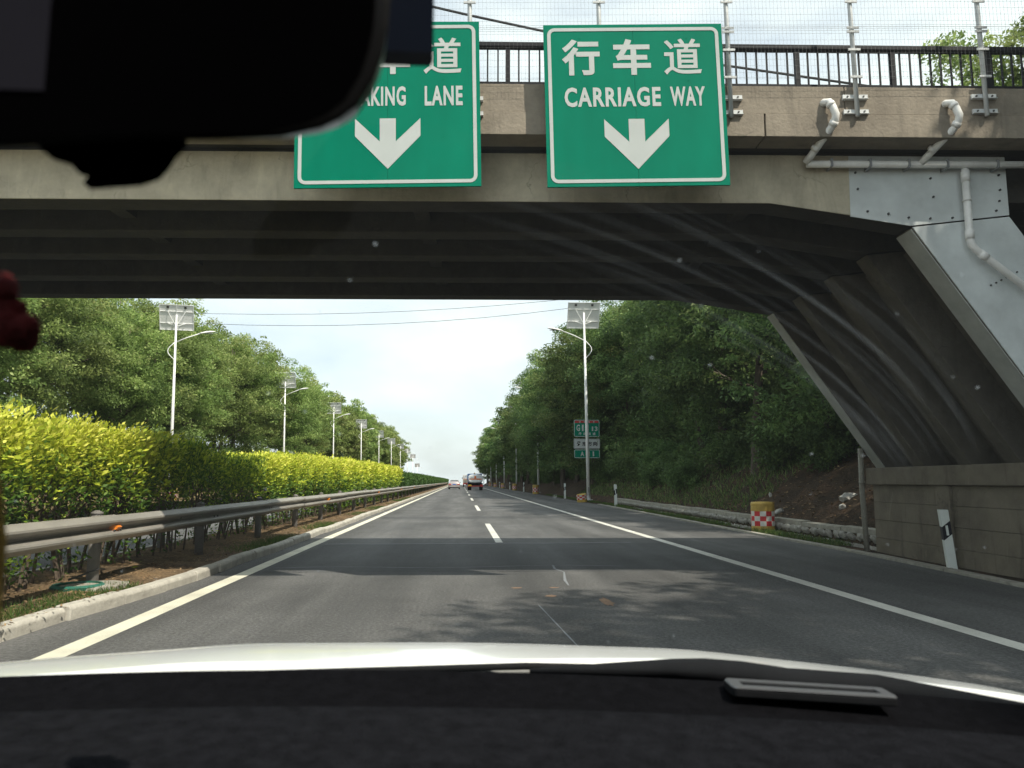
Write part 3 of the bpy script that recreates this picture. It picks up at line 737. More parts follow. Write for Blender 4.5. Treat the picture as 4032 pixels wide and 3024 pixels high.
# anti-throw wire fence on white posts
fn = bthing('wire_fence', 'tall wire mesh fence on white posts bolted to the bridge parapet', 'fence', (2.9, 8.93, 5.84), roll=R(-.8))
posts = [-6.55, -5.0, -3.45, -1.9, -.35, 1.26, 2.86, 4.43, 6.05, 7.65]
for x in posts:
    ps = pt('fence_post', MB().tube([(x, 8.93, 5.80), (x, 8.93, 8.5)], .028, 10), 'post_white', fn, smooth=True)
    for z in (6.07, 5.875):
        b_ = sub('bracket', MB().box(x - .155, x + .155, 8.955, 9.02, z - .028, z + .028), 'post_white', ps, fn)
        b2 = sub('bracket', MB().box(x - .155, x + .155, 8.93, 9.02, z - .034, z - .029), 'post_white', ps, fn)
        for s in (-.1, .1): sub('bolt', MB().tube([(x + s, 8.955, z), (x + s, 8.94, z)], .012, 6), 'bolt_dark', ps, fn)
    for z in (6.30, 6.66, 6.90, 6.95, 7.30, 7.66):
        sub('clamp', MB().box(x - .075, x + .075, 8.885, 8.90, z - .014, z + .014), 'post_white', ps, fn)
wv = 0.0014
for a, b in zip(posts[3:-1], posts[4:]):
    m = MB()
    x = a + .02
    while x < b:
        m.box(x - wv / 2, x + wv / 2, 8.874, 8.874 + wv, 6.27, 8.45); x += .047
    z = 6.27; k = 0
    while z < 8.45:
        m.box(a, b, 8.877, 8.877 + wv, z - wv / 2, z + wv / 2); z += .085
    for z in (6.285, 6.90, 6.925, 6.95, 6.975): m.box(a, b, 8.869, 8.869 + wv * 1.3, z - wv * .6, z + wv * .6)
    pt('mesh_panel', m, 'wire', fn, kind='stuff')

# lettering: filled outlines of the built-in font, fitted to a box
_tmp = {}
def glyphs(txt, w, h, bold=0.02, depth=.003, squeeze=None):
    cu = bpy.data.curves.new('t', 'FONT'); cu.body = txt; cu.offset = bold; cu.resolution_u = 3; cu.fill_mode = 'BOTH'; cu.space_character = 1.14 if txt.isascii() else 1.0
    o = bpy.data.objects.new('t', cu); col.objects.link(o)
    bpy.context.view_layer.update()
    me = bpy.data.meshes.new_from_object(o.evaluated_get(bpy.context.evaluated_depsgraph_get()))
    vs = np.array([v.co[:] for v in me.vertices]); fs = [tuple(p.vertices) for p in me.polygons]
    bpy.data.objects.remove(o); bpy.data.curves.remove(cu); bpy.data.meshes.remove(me)
    lo, hi = vs.min(0), vs.max(0)
    vs = (vs - (lo + hi) / 2) / np.maximum(hi - lo, 1e-6)[None]
    return [(v[0] * w, v[1] * h) for v in vs], fs
def letters(txt, cx, cz, w, h, y, bold=.02):
    """flat letters at (cx, cz) on the plane y, in the x-z plane"""
    v, f = glyphs(txt, w, h, bold)
    return MB().add([(cx + a, y, cz + b) for a, b in v], f)
def rrect(w, h, r, n=5):
    pts = []
    for cx, cz, a0 in ((w / 2 - r, h / 2 - r, 0), (-w / 2 + r, h / 2 - r, 90), (-w / 2 + r, -h / 2 + r, 180), (w / 2 - r, -h / 2 + r, 270)):
        for i in range(n + 1):
            t = R(a0 + 90 * i / n); pts.append((cx + r * math.cos(t), cz + r * math.sin(t)))
    return pts
def ring(cx, cz, w, h, r, t, y0, y1):
    o = rrect(w, h, r); i = rrect(w - 2 * t, h - 2 * t, max(r - t, .003)); n = len(o)
    vs = [(cx + p[0], y0, cz + p[1]) for p in o] + [(cx + p[0], y0, cz + p[1]) for p in i] + [(cx + p[0], y1, cz + p[1]) for p in o] + [(cx + p[0], y1, cz + p[1]) for p in i]
    fs = []
    for k in range(n):
        l = (k + 1) % n
        fs += [(k, l, n + l, n + k), (2 * n + k, 3 * n + k, 3 * n + l, 2 * n + l), (k, 2 * n + k, 2 * n + l, l), (n + k, n + l, 3 * n + l, 3 * n + k)]
    return MB().add(vs, fs)

def lane_sign(cx, cz, w, h, chars, words, label):
    s = bthing('lane_sign', label, 'road sign', (cx, 8.75, cz - h / 2), roll=R(-1.15), group='lane signs hung on the bridge')
    pt('panel', MB().box(cx - w / 2, cx - .0015, 8.75, 8.775, cz - h / 2, cz + h / 2), 'sign_green', s)
    pt('panel', MB().box(cx + .0015, cx + w / 2, 8.75, 8.775, cz - h / 2, cz + h / 2), 'sign_green', s)
    for dx in (-w * .3, w * .3):
        for dz in (-.85, -.42, .3, .85): pt('rivet', MB().tube([(cx + dx, 8.75, cz + dz), (cx + dx, 8.7455, cz + dz)], .007, 6), 'sign_green', s)
    pt('border', ring(cx, cz, w - .09, h - .09, .09, .042, 8.745, 8.7495), 'sign_white', s)
    for ch, dx in chars: pt('lettering', letters(ch, cx + dx, cz + .605, .46, .465, 8.746, .014 if ch in '道超' else .030), 'sign_white', s)
    for tx, dx, ww in words: pt('lettering', letters(tx, cx + dx, cz + .092, ww, .25, 8.746, .032), 'sign_white', s)
    q = .00192
    ar = [(-50, 0), (-50, -150), (-203, 0), (-203, -115), (0, -328), (203, -115), (203, 0), (50, -150), (50, 0)]
    # the outline is split into convex pieces
    P = lambda a: (cx + a[0] * q, 8.746, cz - .19 + a[1] * q)
    A = MB().add([P(a) for a in ar] + [P((0, -198))], [(0, 1, 9, 7, 8), (2, 3, 4, 9, 1), (6, 7, 9, 4, 5)])
    pt('arrow', A, 'sign_white', s)
    for dx in (-w * .3, w * .3):
        pt('back_channel', MB().box(cx + dx - .03, cx + dx + .03, 8.777, 8.825, cz - h / 2 + .05, cz + h / 2 - .05), 'sign_back', s)
        for z in (6.12, 5.72): pt('mounting_arm', MB().box(cx + dx - .025, cx + dx + .025, 8.826, 9.05, z - .025, z + .025), 'sign_back', s)
    return s
lane_sign(1.668, 5.865, 2.185, 2.06, [('行', -.645), ('车', -.025), ('道', .595)], [('CARRIAGE', -.275, 1.165), ('WAY', .635, .425)],
          'green lane sign reading CARRIAGE WAY with a white down arrow')
lane_sign(-1.315, 5.845, 2.215, 2.09, [('超', -.60), ('车', .04), ('道', .66)], [('OVERTAKING', -.335, 1.10), ('LANE', .67, .455)],
          'green lane sign reading OVERTAKING LANE, partly hidden by the mirror')

# drain pipes on the bridge
dp = bthing('drain_pipe', 'white plastic drain pipe run bolted along the bridge girder', 'pipe', (5.9, 9.36, 3.6))
pr = .046
pt('main_pipe', MB().tube([(3.95, 9.36, 5.385), (7.6, 9.36, 5.40)], pr, 12), 'pipe_white', dp, smooth=True)
for x0, xe in ((4.02, 3.93), (5.55, 5.42)):
    d = pt('inlet_pipe', MB().tube([(x0, 9.06, 6.01), (x0 + .02, 8.97, 6.02), (x0 + .05, 8.90, 5.99), (x0 + .08, 8.88, 5.92), (x0 + .11, 8.87, 5.82), (x0 + .11, 8.89, 5.76), (x0 + .08, 8.95, 5.68), (xe + .04, 9.28, 5.46), (xe, 9.35, 5.40)], pr, 12), 'pipe_white', dp, smooth=True)
    for p, q_ in (((x0 + .055, 8.895, 5.97), (x0 + .075, 8.885, 5.93)), ((x0 + .105, 8.90, 5.745), (x0 + .09, 8.935, 5.70)), ((xe + .075, 9.17, 5.54), (xe + .06, 9.21, 5.51))):
        sub('collar', MB().tube([p, q_], pr + .009, 12), 'pipe_white', d, dp, smooth=True)
dn = pt('down_pipe', MB().tube([(5.99, 9.36, 5.33), (5.99, 9.36, 4.42), (6.00, 9.36, 4.34), (6.06, 9.36, 4.26), (6.15, 9.36, 4.19), (7.9, 9.36, 2.75)], pr, 12), 'pipe_white', dp, smooth=True)
for p, q_ in (((5.99, 9.36, 5.30), (5.99, 9.36, 5.16)), ((5.99, 9.36, 4.93), (5.99, 9.36, 4.90)), ((5.99, 9.36, 4.52), (5.99, 9.36, 4.40)), ((6.11, 9.36, 4.22), (6.19, 9.36, 4.155)), ((6.75, 9.36, 3.695), (6.82, 9.36, 3.64))):
    sub('collar', MB().tube([p, q_], pr + .008, 12), 'pipe_white', dn, dp, smooth=True)
for x in (4.25, 4.75, 5.25, 5.75, 6.4, 6.9): pt('clip', MB().box(x - .012, x + .012, 9.30, 9.474, 5.335, 5.445), 'sign_back', dp)
g2 = bthing('drain_pipe', 'grey drain pipe standing against the far corner of the pier', 'pipe', (7.02, 14.84, 0))
pt('pipe', MB().tube([(7.03, 14.85, 1.98), (7.02, 14.85, 1.2), (7.05, 14.85, .02)], .05, 10), 'conc_edge', g2, smooth=True)
pt('collar', MB().tube([(7.025, 14.85, 1.35), (7.025, 14.85, 1.30)], .058, 10), 'conc_edge', g2, smooth=True)

# ------------------------------------------------------------------ solar street lamps
def make_lamp(side):
    """side: -1 arm reaches to -x, +1 to +x"""
    t = thing('street_lamp', 'x', 'street lamp')
    base = pt('base_plate', MB().box(-.22, .22, -.22, .22, 0, .03), 'lamp_white', t)
    pole = pt('pole', MB().tube([(0, 0, 0), (0, 0, 6), (0, 0, 12.55)], [.125, .10, .055], 14), 'lamp_white', t, smooth=True)
    sub('access_door', MB().box(-.05, .05, -.128, -.11, .5, .85), 'lens_grey', pole, t)
    a = pt('arm', MB().tube([(-.02 * side, 0, 10.62), (side * .7, 0, 10.98), (side * 1.55, 0, 11.32)], [.035, .032, .028], 8), 'lamp_white', t, smooth=True)
    bow = [(-side * .03, 0, 10.65)] + [(-side * (.05 + .42 * math.sin(math.pi * k / 8)), 0, 10.60 - 1.15 * k / 8) for k in range(1, 8)] + [(-side * .04, 0, 9.42)]
    pt('bow', MB().tube(bow, .028, 8), 'lamp_white', t, smooth=True)
    hp = []
    m = MB()
    secs = [(0, .035, .035), (.18, .09, .05), (.45, .15, .075), (.75, .15, .065), (.95, .10, .04), (1.06, .03, .015)]
    vs = []; n = 10
    for d_, w_, h_ in secs:
        for k in range(n):
            an = 2 * math.pi * k / n; hh = h_ * (1.5 if math.sin(an) > 0 else .45)
            vs.append((side * (1.5 + d_ * .97), w_ * math.cos(an), 11.31 + d_ * .16 + hh * math.sin(an)))
    fs = [(i * n + k, i * n + (k + 1) % n, (i + 1) * n + (k + 1) % n, (i + 1) * n + k) for i in range(5) for k in range(n)] + [tuple(range(n)), tuple(5 * n + k for k in range(n))]
    hd = pt('lamp_head', m.add(vs, fs), 'lamp_white', t, smooth=True)
    sub('lens', MB().box(min(side * 1.75, side * 2.35), max(side * 1.75, side * 2.35), -.10, .10, 11.335, 11.355), 'lens_grey', hd, t)
    # solar panel: faces up and away from the carriageway
    tl = R(27)
    def pp(x, s, o): return (x, .18 + s * math.sin(tl) * -1 + o * math.cos(tl), 12.40 + s * math.cos(tl) + o * math.sin(tl))
    def slab(x0, x1, s0, s1, o0, o1):
        q = [pp(x, s, o) for o in (o0, o1) for (x, s) in ((x0, s0), (x1, s0), (x1, s1), (x0, s1))]
        return MB().add(q, [(3, 2, 1, 0), (4, 5, 6, 7), (0, 1, 5, 4), (1, 2, 6, 5), (2, 3, 7, 6), (3, 0, 4, 7)])
    pan = pt('solar_panel', slab(-1.08, 1.08, -.90, .90, 0, .03), 'panel_back', t)
    sub('cell_face', slab(-1.05, 1.05, -.87, .87, .032, .036), 'panel_front', pan, t)
    for x0, x1, s0, s1 in ((-1.09, 1.09, .87, .91), (-1.09, 1.09, -.91, -.87), (-1.10, -1.06, -.91, .91), (1.06, 1.10, -.91, .91), (-.02, .02, -.87, .87), (-1.06, 1.06, .40, .44), (-1.06, 1.06, -.44, -.40)):
        sub('frame_bar', slab(x0, x1, s0, s1, -.035, -.002), 'lamp_white', pan, t)
    for x0 in (-.56, .56): sub('junction_box', slab(x0 - .07, x0 + .07, .66, .80, -.05, -.004), 'bolt_dark', pan, t)
    for x0, s0 in ((-.55, .40), (.55, .40), (-.55, -.42), (.55, -.42)):
        pt('brace', MB().tube([(0, 0, 11.75), pp(x0, s0, -.03)], .018, 6), 'lamp_white', t)
    pt('top_mount', MB().tube([(0, 0, 12.5), pp(0, .05, -.02)], .05, 8), 'lamp_white', t)
    return t
lampR0 = make_lamp(-1); lampL0 = make_lamp(1)
kg = 'solar street lamps beside the highway'
for k in range(8):
    y = 50.6 + 32.6 * k
    o = lampR0 if k == 0 else copy_tree(lampR0)
    o.location = (8.42, y, 0.12); o.rotation_euler = (0, R(-.8), R(random.uniform(-4, 4)) if k else R(1))
    o['label'] = 'white solar street lamp in front of the G1113 route sign' if k == 0 else 'white solar street lamp, %s along our side of the road' % ORD[k]
    o['group'] = kg
for k in range(11):
    y = 53.3 + 33.2 * k * (1 if k < 7 else 1.0)
    o = lampL0 if k == 0 else copy_tree(lampL0)
    o.location = (-19.4, y, 0.15 + zdrop(y)); o.rotation_euler = (0, R(-.8), R(14 if k == 0 else random.uniform(-4, 10)))
    o['label'] = 'tall white solar street lamp nearest us beyond the hedge' if k == 0 else 'white solar street lamp, %s along the opposite side beyond the hedge' % ORD[k]
    o['group'] = kg

# ------------------------------------------------------------------ route sign behind the first lamp
rs = thing('route_sign', 'stacked green and white G1113 route sign on a post behind the lamp', 'road sign', (8.9, 54, 0.2))
yS = 54.0
pt('post', MB().tube([(8.9, 54.06, -.1), (8.9, 54.06, 5.6)], .05, 10), 'sign_back', rs, smooth=True)
def plate(cx, z0, z1, w, mat, bm, t=.035):
    cz = (z0 + z1) / 2; h = z1 - z0
    p = pt('sign_plate', MB().prism([(cx + a, cz + b) for a, b in rrect(w, h, .07)], yS, yS + .02), mat, rs)
    sub('border', ring(cx, cz, w - .03, h - .03, .06, t, yS - .006, yS - .0005), bm, p, rs)
    return p
p1 = plate(8.91, 4.46, 5.68, 1.84, 'sign_green', 'sign_white')
sub('red_band', MB().box(8.91 - .85, 8.91 + .85, yS - .004, yS - .001, 5.45, 5.615), 'sign_red', p1, rs)
for i, ch in enumerate('国家高速'): sub('lettering', letters(ch, 8.42 + .33 * i, 5.53, .11, .11, yS - .008, .02), 'sign_white', p1, rs)
for ch, x, z, w, h in (('G', 8.30, 5.10, .26, .46), ('1', 8.62, 5.10, .12, .46), ('1', 8.98, 5.10, .12, .46), ('1', 9.32, 5.04, .10, .32), ('3', 9.58, 5.04, .20, .32)):
    sub('lettering', letters(ch, x, z, w, h, yS - .008, .03), 'sign_white', p1, rs)
for i, ch in enumerate('丹阜高速'): sub('lettering', letters(ch, 8.42 + .335 * i, 4.68, .21, .20, yS - .008, .02), 'sign_white', p1, rs)
p2 = plate(8.91, 3.62, 4.34, 1.88, 'sign_white', 'sign_black', .02)
for i, ch in enumerate('丹东方向'): sub('lettering', letters(ch, 8.33 + .39 * i, 3.98, .31, .31, yS - .008, .035), 'sign_black', p2, rs)
p3 = plate(8.91, 2.96, 3.57, 1.84, 'sign_green', 'sign_white')
for ch, x, w in (('A', 8.57, .25), ('1', 9.05, .10), ('1', 9.36, .10)): sub('lettering', letters(ch, x, 3.265, w, .34, yS - .008, .03), 'sign_white', p3, rs)

# ------------------------------------------------------------------ guardrails
WB = [(0, 0), (.03, .008), (.098, .062), (.102, .085), (.092, .105), (.014, .142), (.014, .170), (.092, .207), (.102, .227), (.098, .250), (.03, .304), (0, .312)]
def wbeam(L_):
    """W-beam panel along +y, humps to +x"""
    th = .006
    pts = [(a, b) for a, b in WB]; inn = [(a - th, b) for a, b in WB][::-1]
    n = len(pts)
    poly = pts + inn
    return MB().prism([(p[0], p[1]) for p in poly], 0, L_)
def guardrail(xb, dirx, label, y0, n, step, refl):
    t = thing('guardrail', label, 'guardrail', (xb, y0, .1))
    bm_ = MB()
    b0 = wbeam(step + .12)
    b0.v = [(p[0] * dirx, p[1], p[2]) for p in b0.v]
    mb_ = b0.mesh('rail_beam', 'galv', (0, 0, 0))
    mp_ = MB().tube([(-.17 * dirx, 0, -.3), (-.17 * dirx, 0, .86)], .07, 12).mesh('post', 'galv_post', smooth=True)
    mc_ = MB().lathe([(.074, .0), (.072, .03), (.02, .055)], 12, (-.17 * dirx, 0, .845)).mesh('post_cap', 'galv_post', smooth=True)
    ms_ = MB().box(min(-.10 * dirx, 0), max(-.10 * dirx, 0), -.05, .05, .58, .80).mesh('spacer_block', 'galv_post')
    mr_ = MB().add([(.02 * dirx, -.09, .60), (.02 * dirx, .09, .60), (.125 * dirx, -.05, .70), (.125 * dirx, .05, .70), (.02 * dirx, -.09, .76), (.02 * dirx, .09, .76)],
                   [(0, 1, 3, 2), (2, 3, 5, 4), (0, 2, 4), (1, 5, 3), (0, 4, 5, 1)]).mesh('reflector', 'reflector_orange')
    mk_ = MB().tube([(.083 * dirx, 0, 0), (.10 * dirx, 0, 0)], .014, 6).mesh('bolt', 'bolt_dark')
    for k in range(n):
        y = k * step
        ya = y0 + y
        dz = zdrop(ya) + .006 * math.sin(k * 1.9)
        o = link('rail_beam', mb_, t); o.location = (.004 * (k % 2) + .012 * math.sin(k * 1.3), y - .06, .525 + dz)
        p = link('post', mp_, t); p.location = (0, y, dz); p.rotation_euler = (R(1.2 * math.sin(k * 2.7)), 0, 0)
        link('post_cap', mc_, p)
        if k < 14: link('spacer_block', ms_, p)
        if refl and (k % 4 == 2): q = link('reflector', mr_, t); q.location = (0, y, dz)
        if refl and k < 6:
            for dy, zz in ((-.09, .66), (.09, .66), (-.09, .76), (.09, .76)):
                q = link('bolt', mk_, t); q.location = (0, y + dy, zz + dz)
    return t
guardrail(-4.27, 1, 'weathered steel guardrail between our lane and the yellow hedge', 9.85 - 3.83 * 2, 66, 3.83, True)
guardrail(-5.82, -1, 'steel guardrail on the far side of the median hedge', 11.4 - 3.83 * 2, 66, 3.83, False)

# ------------------------------------------------------------------ crash barrels and delineator posts
def make_barrel(w=.31, h=.80, crushed=False):
    t = thing('crash_barrel', 'x', 'crash barrel')
    prof = [(w * .96, 0), (w, .04), (w, h * .17), (w * .985, h * .19)]
    body = [(w * .94, 0), (w * .98, .02), (w * .98, h * .20), (w * .965, h * .22), (w * .965, h * .70), (w * .985, h * .72), (w * .985, h * .84), (w * .97, h * .86), (w * .99, h * .88), (w * .99, h * .955), (w * .93, h), (w * .80, h), (w * .78, h * .985), (0.02, h * .985)]
    if crushed: body = [(r_, z_) for r_, z_ in body if z_ < h * .6] + [(w * .9, h * .62), (.02, h * .45)]
    b = pt('barrel_body', MB().lathe(body, 26), 'barrel_yellow', t, smooth=False)
    n = 12; top = h * .70 if not crushed else h * .58; z0 = h * .22
    for r_ in range(3):
        for k in range(n):
            za = z0 + (top - z0) * r_ / 3; zb = z0 + (top - z0) * (r_ + 1) / 3
            a0 = 2 * math.pi * (k - .18) / n; a1 = 2 * math.pi * (k + 1 - .18) / n; am = (a0 + a1) / 2
            rr = w * .972 + .003
            vs = []
            for an in (a0, am, a1): vs += [(rr * math.cos(an), rr * math.sin(an), za), (rr * math.cos(an), rr * math.sin(an), zb)]
            sub('check_square', MB().add(vs, [(0, 2, 3, 1), (2, 4, 5, 3)]), 'check_red' if (k + r_) % 2 else 'check_white', b, t)
    if not crushed:
        pt('lid', MB().lathe([(w * .62, h * .985), (w * .60, h * 1.01), (.02, h * 1.015)], 22), 'barrel_yellow', t)
    return t
b1 = make_barrel(); b1.location = (8.06, 20.3, .0); b1['label'] = 'yellow crash barrel with red and white checks beside the ditch near the pier'
b1['group'] = 'checked crash barrels on the shoulder'
b2 = make_barrel(.34, .80, True); b2.location = (7.85, 49.7, .03); b2.rotation_euler = (R(5), R(-6), 0)
b2['label'] = 'crushed checkered crash barrel at the foot of the nearest lamp'; b2['group'] = 'checked crash barrels on the shoulder'
for k, y in enumerate((82.0, 114.2, 146.5, 179.0, 211.0)):
    o = copy_tree(b1); o.location = (8.0, y, 0); o.scale = (1.15, 1.15, 1.2); o.rotation_euler = (0, 0, k * .7)
    o['label'] = 'checkered crash barrel at the foot of the %s lamp on our side' % ORD[k + 1]
b3 = make_barrel(.30, .8); b3.location = (-18.9, 52.4, .12); b3['label'] = 'yellow barrel beside the nearest lamp beyond the hedge'
b3['group'] = 'checked crash barrels on the shoulder'

def make_delin():
    t = thing('delineator_post', 'x', 'marker post')
    w = .068
    def sl(z, k): return z + k * .06
    shape = [(-w, -.045), (w, -.045), (w * .8, .05), (-w * .8, .05)]
    def seg(za, zb, slope_a, slope_b, f=1.0):
        vs = [(x * f, y * f, za + slope_a * x) for x, y in shape] + [(x * f, y * f, zb + slope_b * x) for x, y in shape]
        return MB().add(vs, [(3, 2, 1, 0), (4, 5, 6, 7), (0, 1, 5, 4), (1, 2, 6, 5), (2, 3, 7, 6), (3, 0, 4, 7)])
    pt('post_foot', seg(-.05, .50, 0, .62), 'delin_white', t, bevel=.006)
    band = pt('black_band', seg(.502, .70, .62, .62, 1.004), 'delin_black', t)
    pt('post_top', seg(.702, .92, .62, -.12), 'delin_white', t, bevel=.006)
    sub('reflector', MB().box(-.018, .018, -.052, -.046, .53, .68), 'delin_white', band, t)
    return t
d0 = make_delin()
dl = [(7.50, 11.52, -5.5, 'leaning white marker post with black band in front of the pier'), (8.20, 40.6, -1, 'white marker post with black band right of the lamp and route sign'),
      (8.12, 60.0, 0, 'white marker post just left of the nearest lamp'), (8.1, 99, 0, 'small white marker post between the second and third lamps'),
      (8.1, 127, 0, 'small white marker post just beyond the third lamp'), (8.1, 160, 0, 'small far white marker post beyond the fourth lamp')]
for k, (x, y, a, lb) in enumerate(dl):
    o = d0 if k == 0 else copy_tree(d0)
    o.location = (x, y, .0 if k == 0 else .03); o.rotation_euler = (0, R(a), R(-5)); o['label'] = lb; o['group'] = 'marker posts along the shoulder'
    if k: o.scale = (1.15, 1.15, 1.25)

# rocks on the slope, manhole in the median
rk = MB().blob((0, 0, 0), 1, 7, 2, .2, (1, .6, .5)).mesh('boulder', 'rock_pale')
for k, (x, y, s, lb) in enumerate([(9.6, 18.6, .26, 'large pale rock on the slope by the pier'), (9.25, 18.3, .15, 'pale rock just below the large one on the slope'), (9.0, 21.5, .16, 'rounded rock on the slope right of the crash barrel'),
                                   (8.95, 22.5, .09, 'small white stone higher on the dirt slope'), (9.6, 23.5, .10, 'small pale stone on the slope behind the crash barrel')]):
    o = link('boulder', rk); o.location = (x, y, slope_h(x, y) + s * .2); o.scale = (s, s, s); o.rotation_euler = (k * .7, k * .3, k * 1.3)
    o['label'] = lb; o['category'] = 'rock'; o['group'] = 'rocks on the slope'
mh = thing('manhole', 'round green plastic manhole rim in the median soil', 'manhole', (-4.42, 9.45, .12))
vs = []; nn = 28
pt('rim', MB().lathe([(.27, 0), (.285, .10), (.26, .12), (.24, .12), (.235, .03)], nn, (-4.42, 9.45, .05)), 'manhole_green', mh, smooth=False)
pt('concrete_pad', MB().lathe([(.40, 0), (.38, .07), (.30, .08)], 9, (-4.30, 9.62, .07)), 'conc_edge', mh)
cb = MB().tube([(-4.5, 9.4, .22), (-4.35, 9.8, .30), (-4.5, 10.3, .24), (-4.8, 10.9, .18)], .012, 6)
single('loose_hose', cb, 'cable_black', 'thin dark hose curling out of the green manhole', 'hose', (-4.5, 9.4, .2))

# ------------------------------------------------------------------ overhead cables
def cable(pts, r, label, name='power_line'):
    return single(name, MB().tube(pts, r, 6), 'cable_black', label, 'cable', pts[0])
def sag(p0, p1, s, n=24):
    a, b = Vector(p0), Vector(p1); out = []
    for i in range(n + 1):
        t = i / n; p = a.lerp(b, t); p.z -= 4 * s * t * (1 - t); out.append(tuple(p))
    return out
cable(sag((-62, 62, 19.0), (30, 62, 20.0), 4.8), .016, 'upper thin power line crossing the sky left of centre')
cable(sag((-55, 58, 18.4), (30, 58, 19.4), 5.9), .016, 'lower thin power line crossing the sky left of centre')
cable([(-14, 17, 15.4), (-6, 17, 13.6), (-.74, 17, 12.48), (.18, 17, 12.29), (1.89, 17, 11.97), (6, 17, 11.3), (14, 17, 10.4)], .03, 'thick sagging cable behind the wire fence above the bridge', 'overhead_cable')

# ------------------------------------------------------------------ vegetation
def limb_tubes(rng, H, R_, crown_base):
    m = MB()
    lean = rng.uniform(-.06, .06, 2)
    tr = [(lean[0] * H * t + .15 * math.sin(t * 5 + lean[0] * 40), lean[1] * H * t + .15 * math.cos(t * 4), H * t * .86) for t in np.linspace(0, 1, 7)]
    r0 = .016 * H
    m.tube([(tr[0][0], tr[0][1], -.5)] + tr, [r0 * 1.25] + [r0 * (1 - .85 * t) for t in np.linspace(0, 1, 7)], 8)
    ends = []
    nl = 11
    for k in range(nl):
        t = rng.uniform(.22, .80); i = t * 6; j = int(i); p0 = np.array(tr[j]) * (1 - (i - j)) + np.array(tr[min(j + 1, 6)]) * (i - j)
        az = 2 * math.pi * (k / nl) * 2.6 + rng.uniform(-.4, .4); ln = R_ * rng.uniform(.6, .95) * (1.1 - .6 * t)
        up = rng.uniform(.3, .9) * ln
        p3 = p0 + np.array([math.cos(az) * ln, math.sin(az) * ln, up])
        p1 = p0 * .66 + p3 * .34 + rng.uniform(-.2, .2, 3); p2 = p0 * .33 + p3 * .67 + rng.uniform(-.3, .3, 3)
        rr = r0 * (.55 - .35 * t)
        m.tube([tuple(p0), tuple(p1), tuple(p2), tuple(p3)], [rr, rr * .7, rr * .45, rr * .15], 6)
        ends += [p1, p2, p3]
        for _ in range(3):
            q0 = p1 + (p2 - p1) * rng.uniform(0, 1); a2 = az + rng.uniform(-1.1, 1.1); l2 = ln * rng.uniform(.3, .55)
            q1 = q0 + np.array([math.cos(a2) * l2, math.sin(a2) * l2, l2 * rng.uniform(.1, .8)])
            m.tube([tuple(q0), tuple((q0 + q1) / 2 + rng.uniform(-.12, .12, 3)), tuple(q1)], [rr * .4, rr * .28, rr * .1], 5); ends.append(q1)
    return m, ends

def make_tree(name, seed, H, R_, cb, nclump, nleaf, leaf, mat, gap=.12):
    rng = np.random.default_rng(seed)
    m, ends = limb_tubes(rng, H, R_, cb)
    trunk = m.mesh('trunk', 'bark', smooth=True)
    zc = (H + cb) / 2; hz = (H - cb) / 2
    C_ = []; bump = rng.uniform(.72, 1.12, 12)
    while len(C_) < nclump:
        d = unit(rng.normal(size=(1, 3)))[0]; r_ = rng.uniform(.15, 1) ** .45
        az = (math.atan2(d[1], d[0]) / (2 * math.pi) % 1) * 12
        k = bump[int(az)] * (1 - az % 1) + bump[(int(az) + 1) % 12] * (az % 1)
        p = np.array([d[0] * R_ * k, d[1] * R_ * k, zc + d[2] * hz]) * np.array([1, 1, 1]); p[:2] *= r_; p[2] = zc + (p[2] - zc) * r_
        if d[2] < -.5 and rng.random() < .5: continue
        C_.append(p)
    C_ = np.array(C_ + [e for e in ends])
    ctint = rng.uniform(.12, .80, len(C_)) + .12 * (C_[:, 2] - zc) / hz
    csz = (.30 + .75 * rng.random(len(C_)) ** 1.6) * R_ / 4.2
    w = csz ** 2; w /= w.sum()
    idx = rng.choice(len(C_), nleaf, p=w)
    g = rng.normal(size=(nleaf, 3)); g = unit(g) * (rng.random((nleaf, 1)) ** .55)
    P = C_[idx] + g * csz[idx, None] * np.array([1.25, 1.25, .60])
    P[:, 2] -= .25 * csz[idx] * (g[:, 0] ** 2 + g[:, 1] ** 2)
    D = unit(g * np.array([1, 1, .2]) + rng.normal(size=(nleaf, 3)) * .7 + np.array([0, 0, -.25]))
    U = unit(rng.normal(size=(nleaf, 3)) * .75 + np.array([0, 0, 1.0]))
    S = unit(np.cross(D, U))
    Ln = leaf * rng.uniform(.65, 1.35, nleaf)
    crown = leaf_mesh('crown', mat, P, D, S, Ln, Ln * rng.uniform(.38, .55, nleaf), ctint[idx] + rng.normal(size=nleaf) * .16)
    return trunk, crown

PROTO = {}
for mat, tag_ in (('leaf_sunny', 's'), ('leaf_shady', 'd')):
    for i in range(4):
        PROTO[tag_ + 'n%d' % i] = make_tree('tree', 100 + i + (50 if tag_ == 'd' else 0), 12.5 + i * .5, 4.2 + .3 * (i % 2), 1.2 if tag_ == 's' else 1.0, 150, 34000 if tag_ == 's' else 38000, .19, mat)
    for i in range(3):
        PROTO[tag_ + 'f%d' % i] = make_tree('tree', 200 + i + (50 if tag_ == 'd' else 0), 12.8 + i * .5, 4.4, 1.4, 105, 12000, .34, mat)
PROTO['air'] = make_tree('tree', 333, 13, 4.6, 4.5, 40, 9000, .19, 'leaf_sunny')

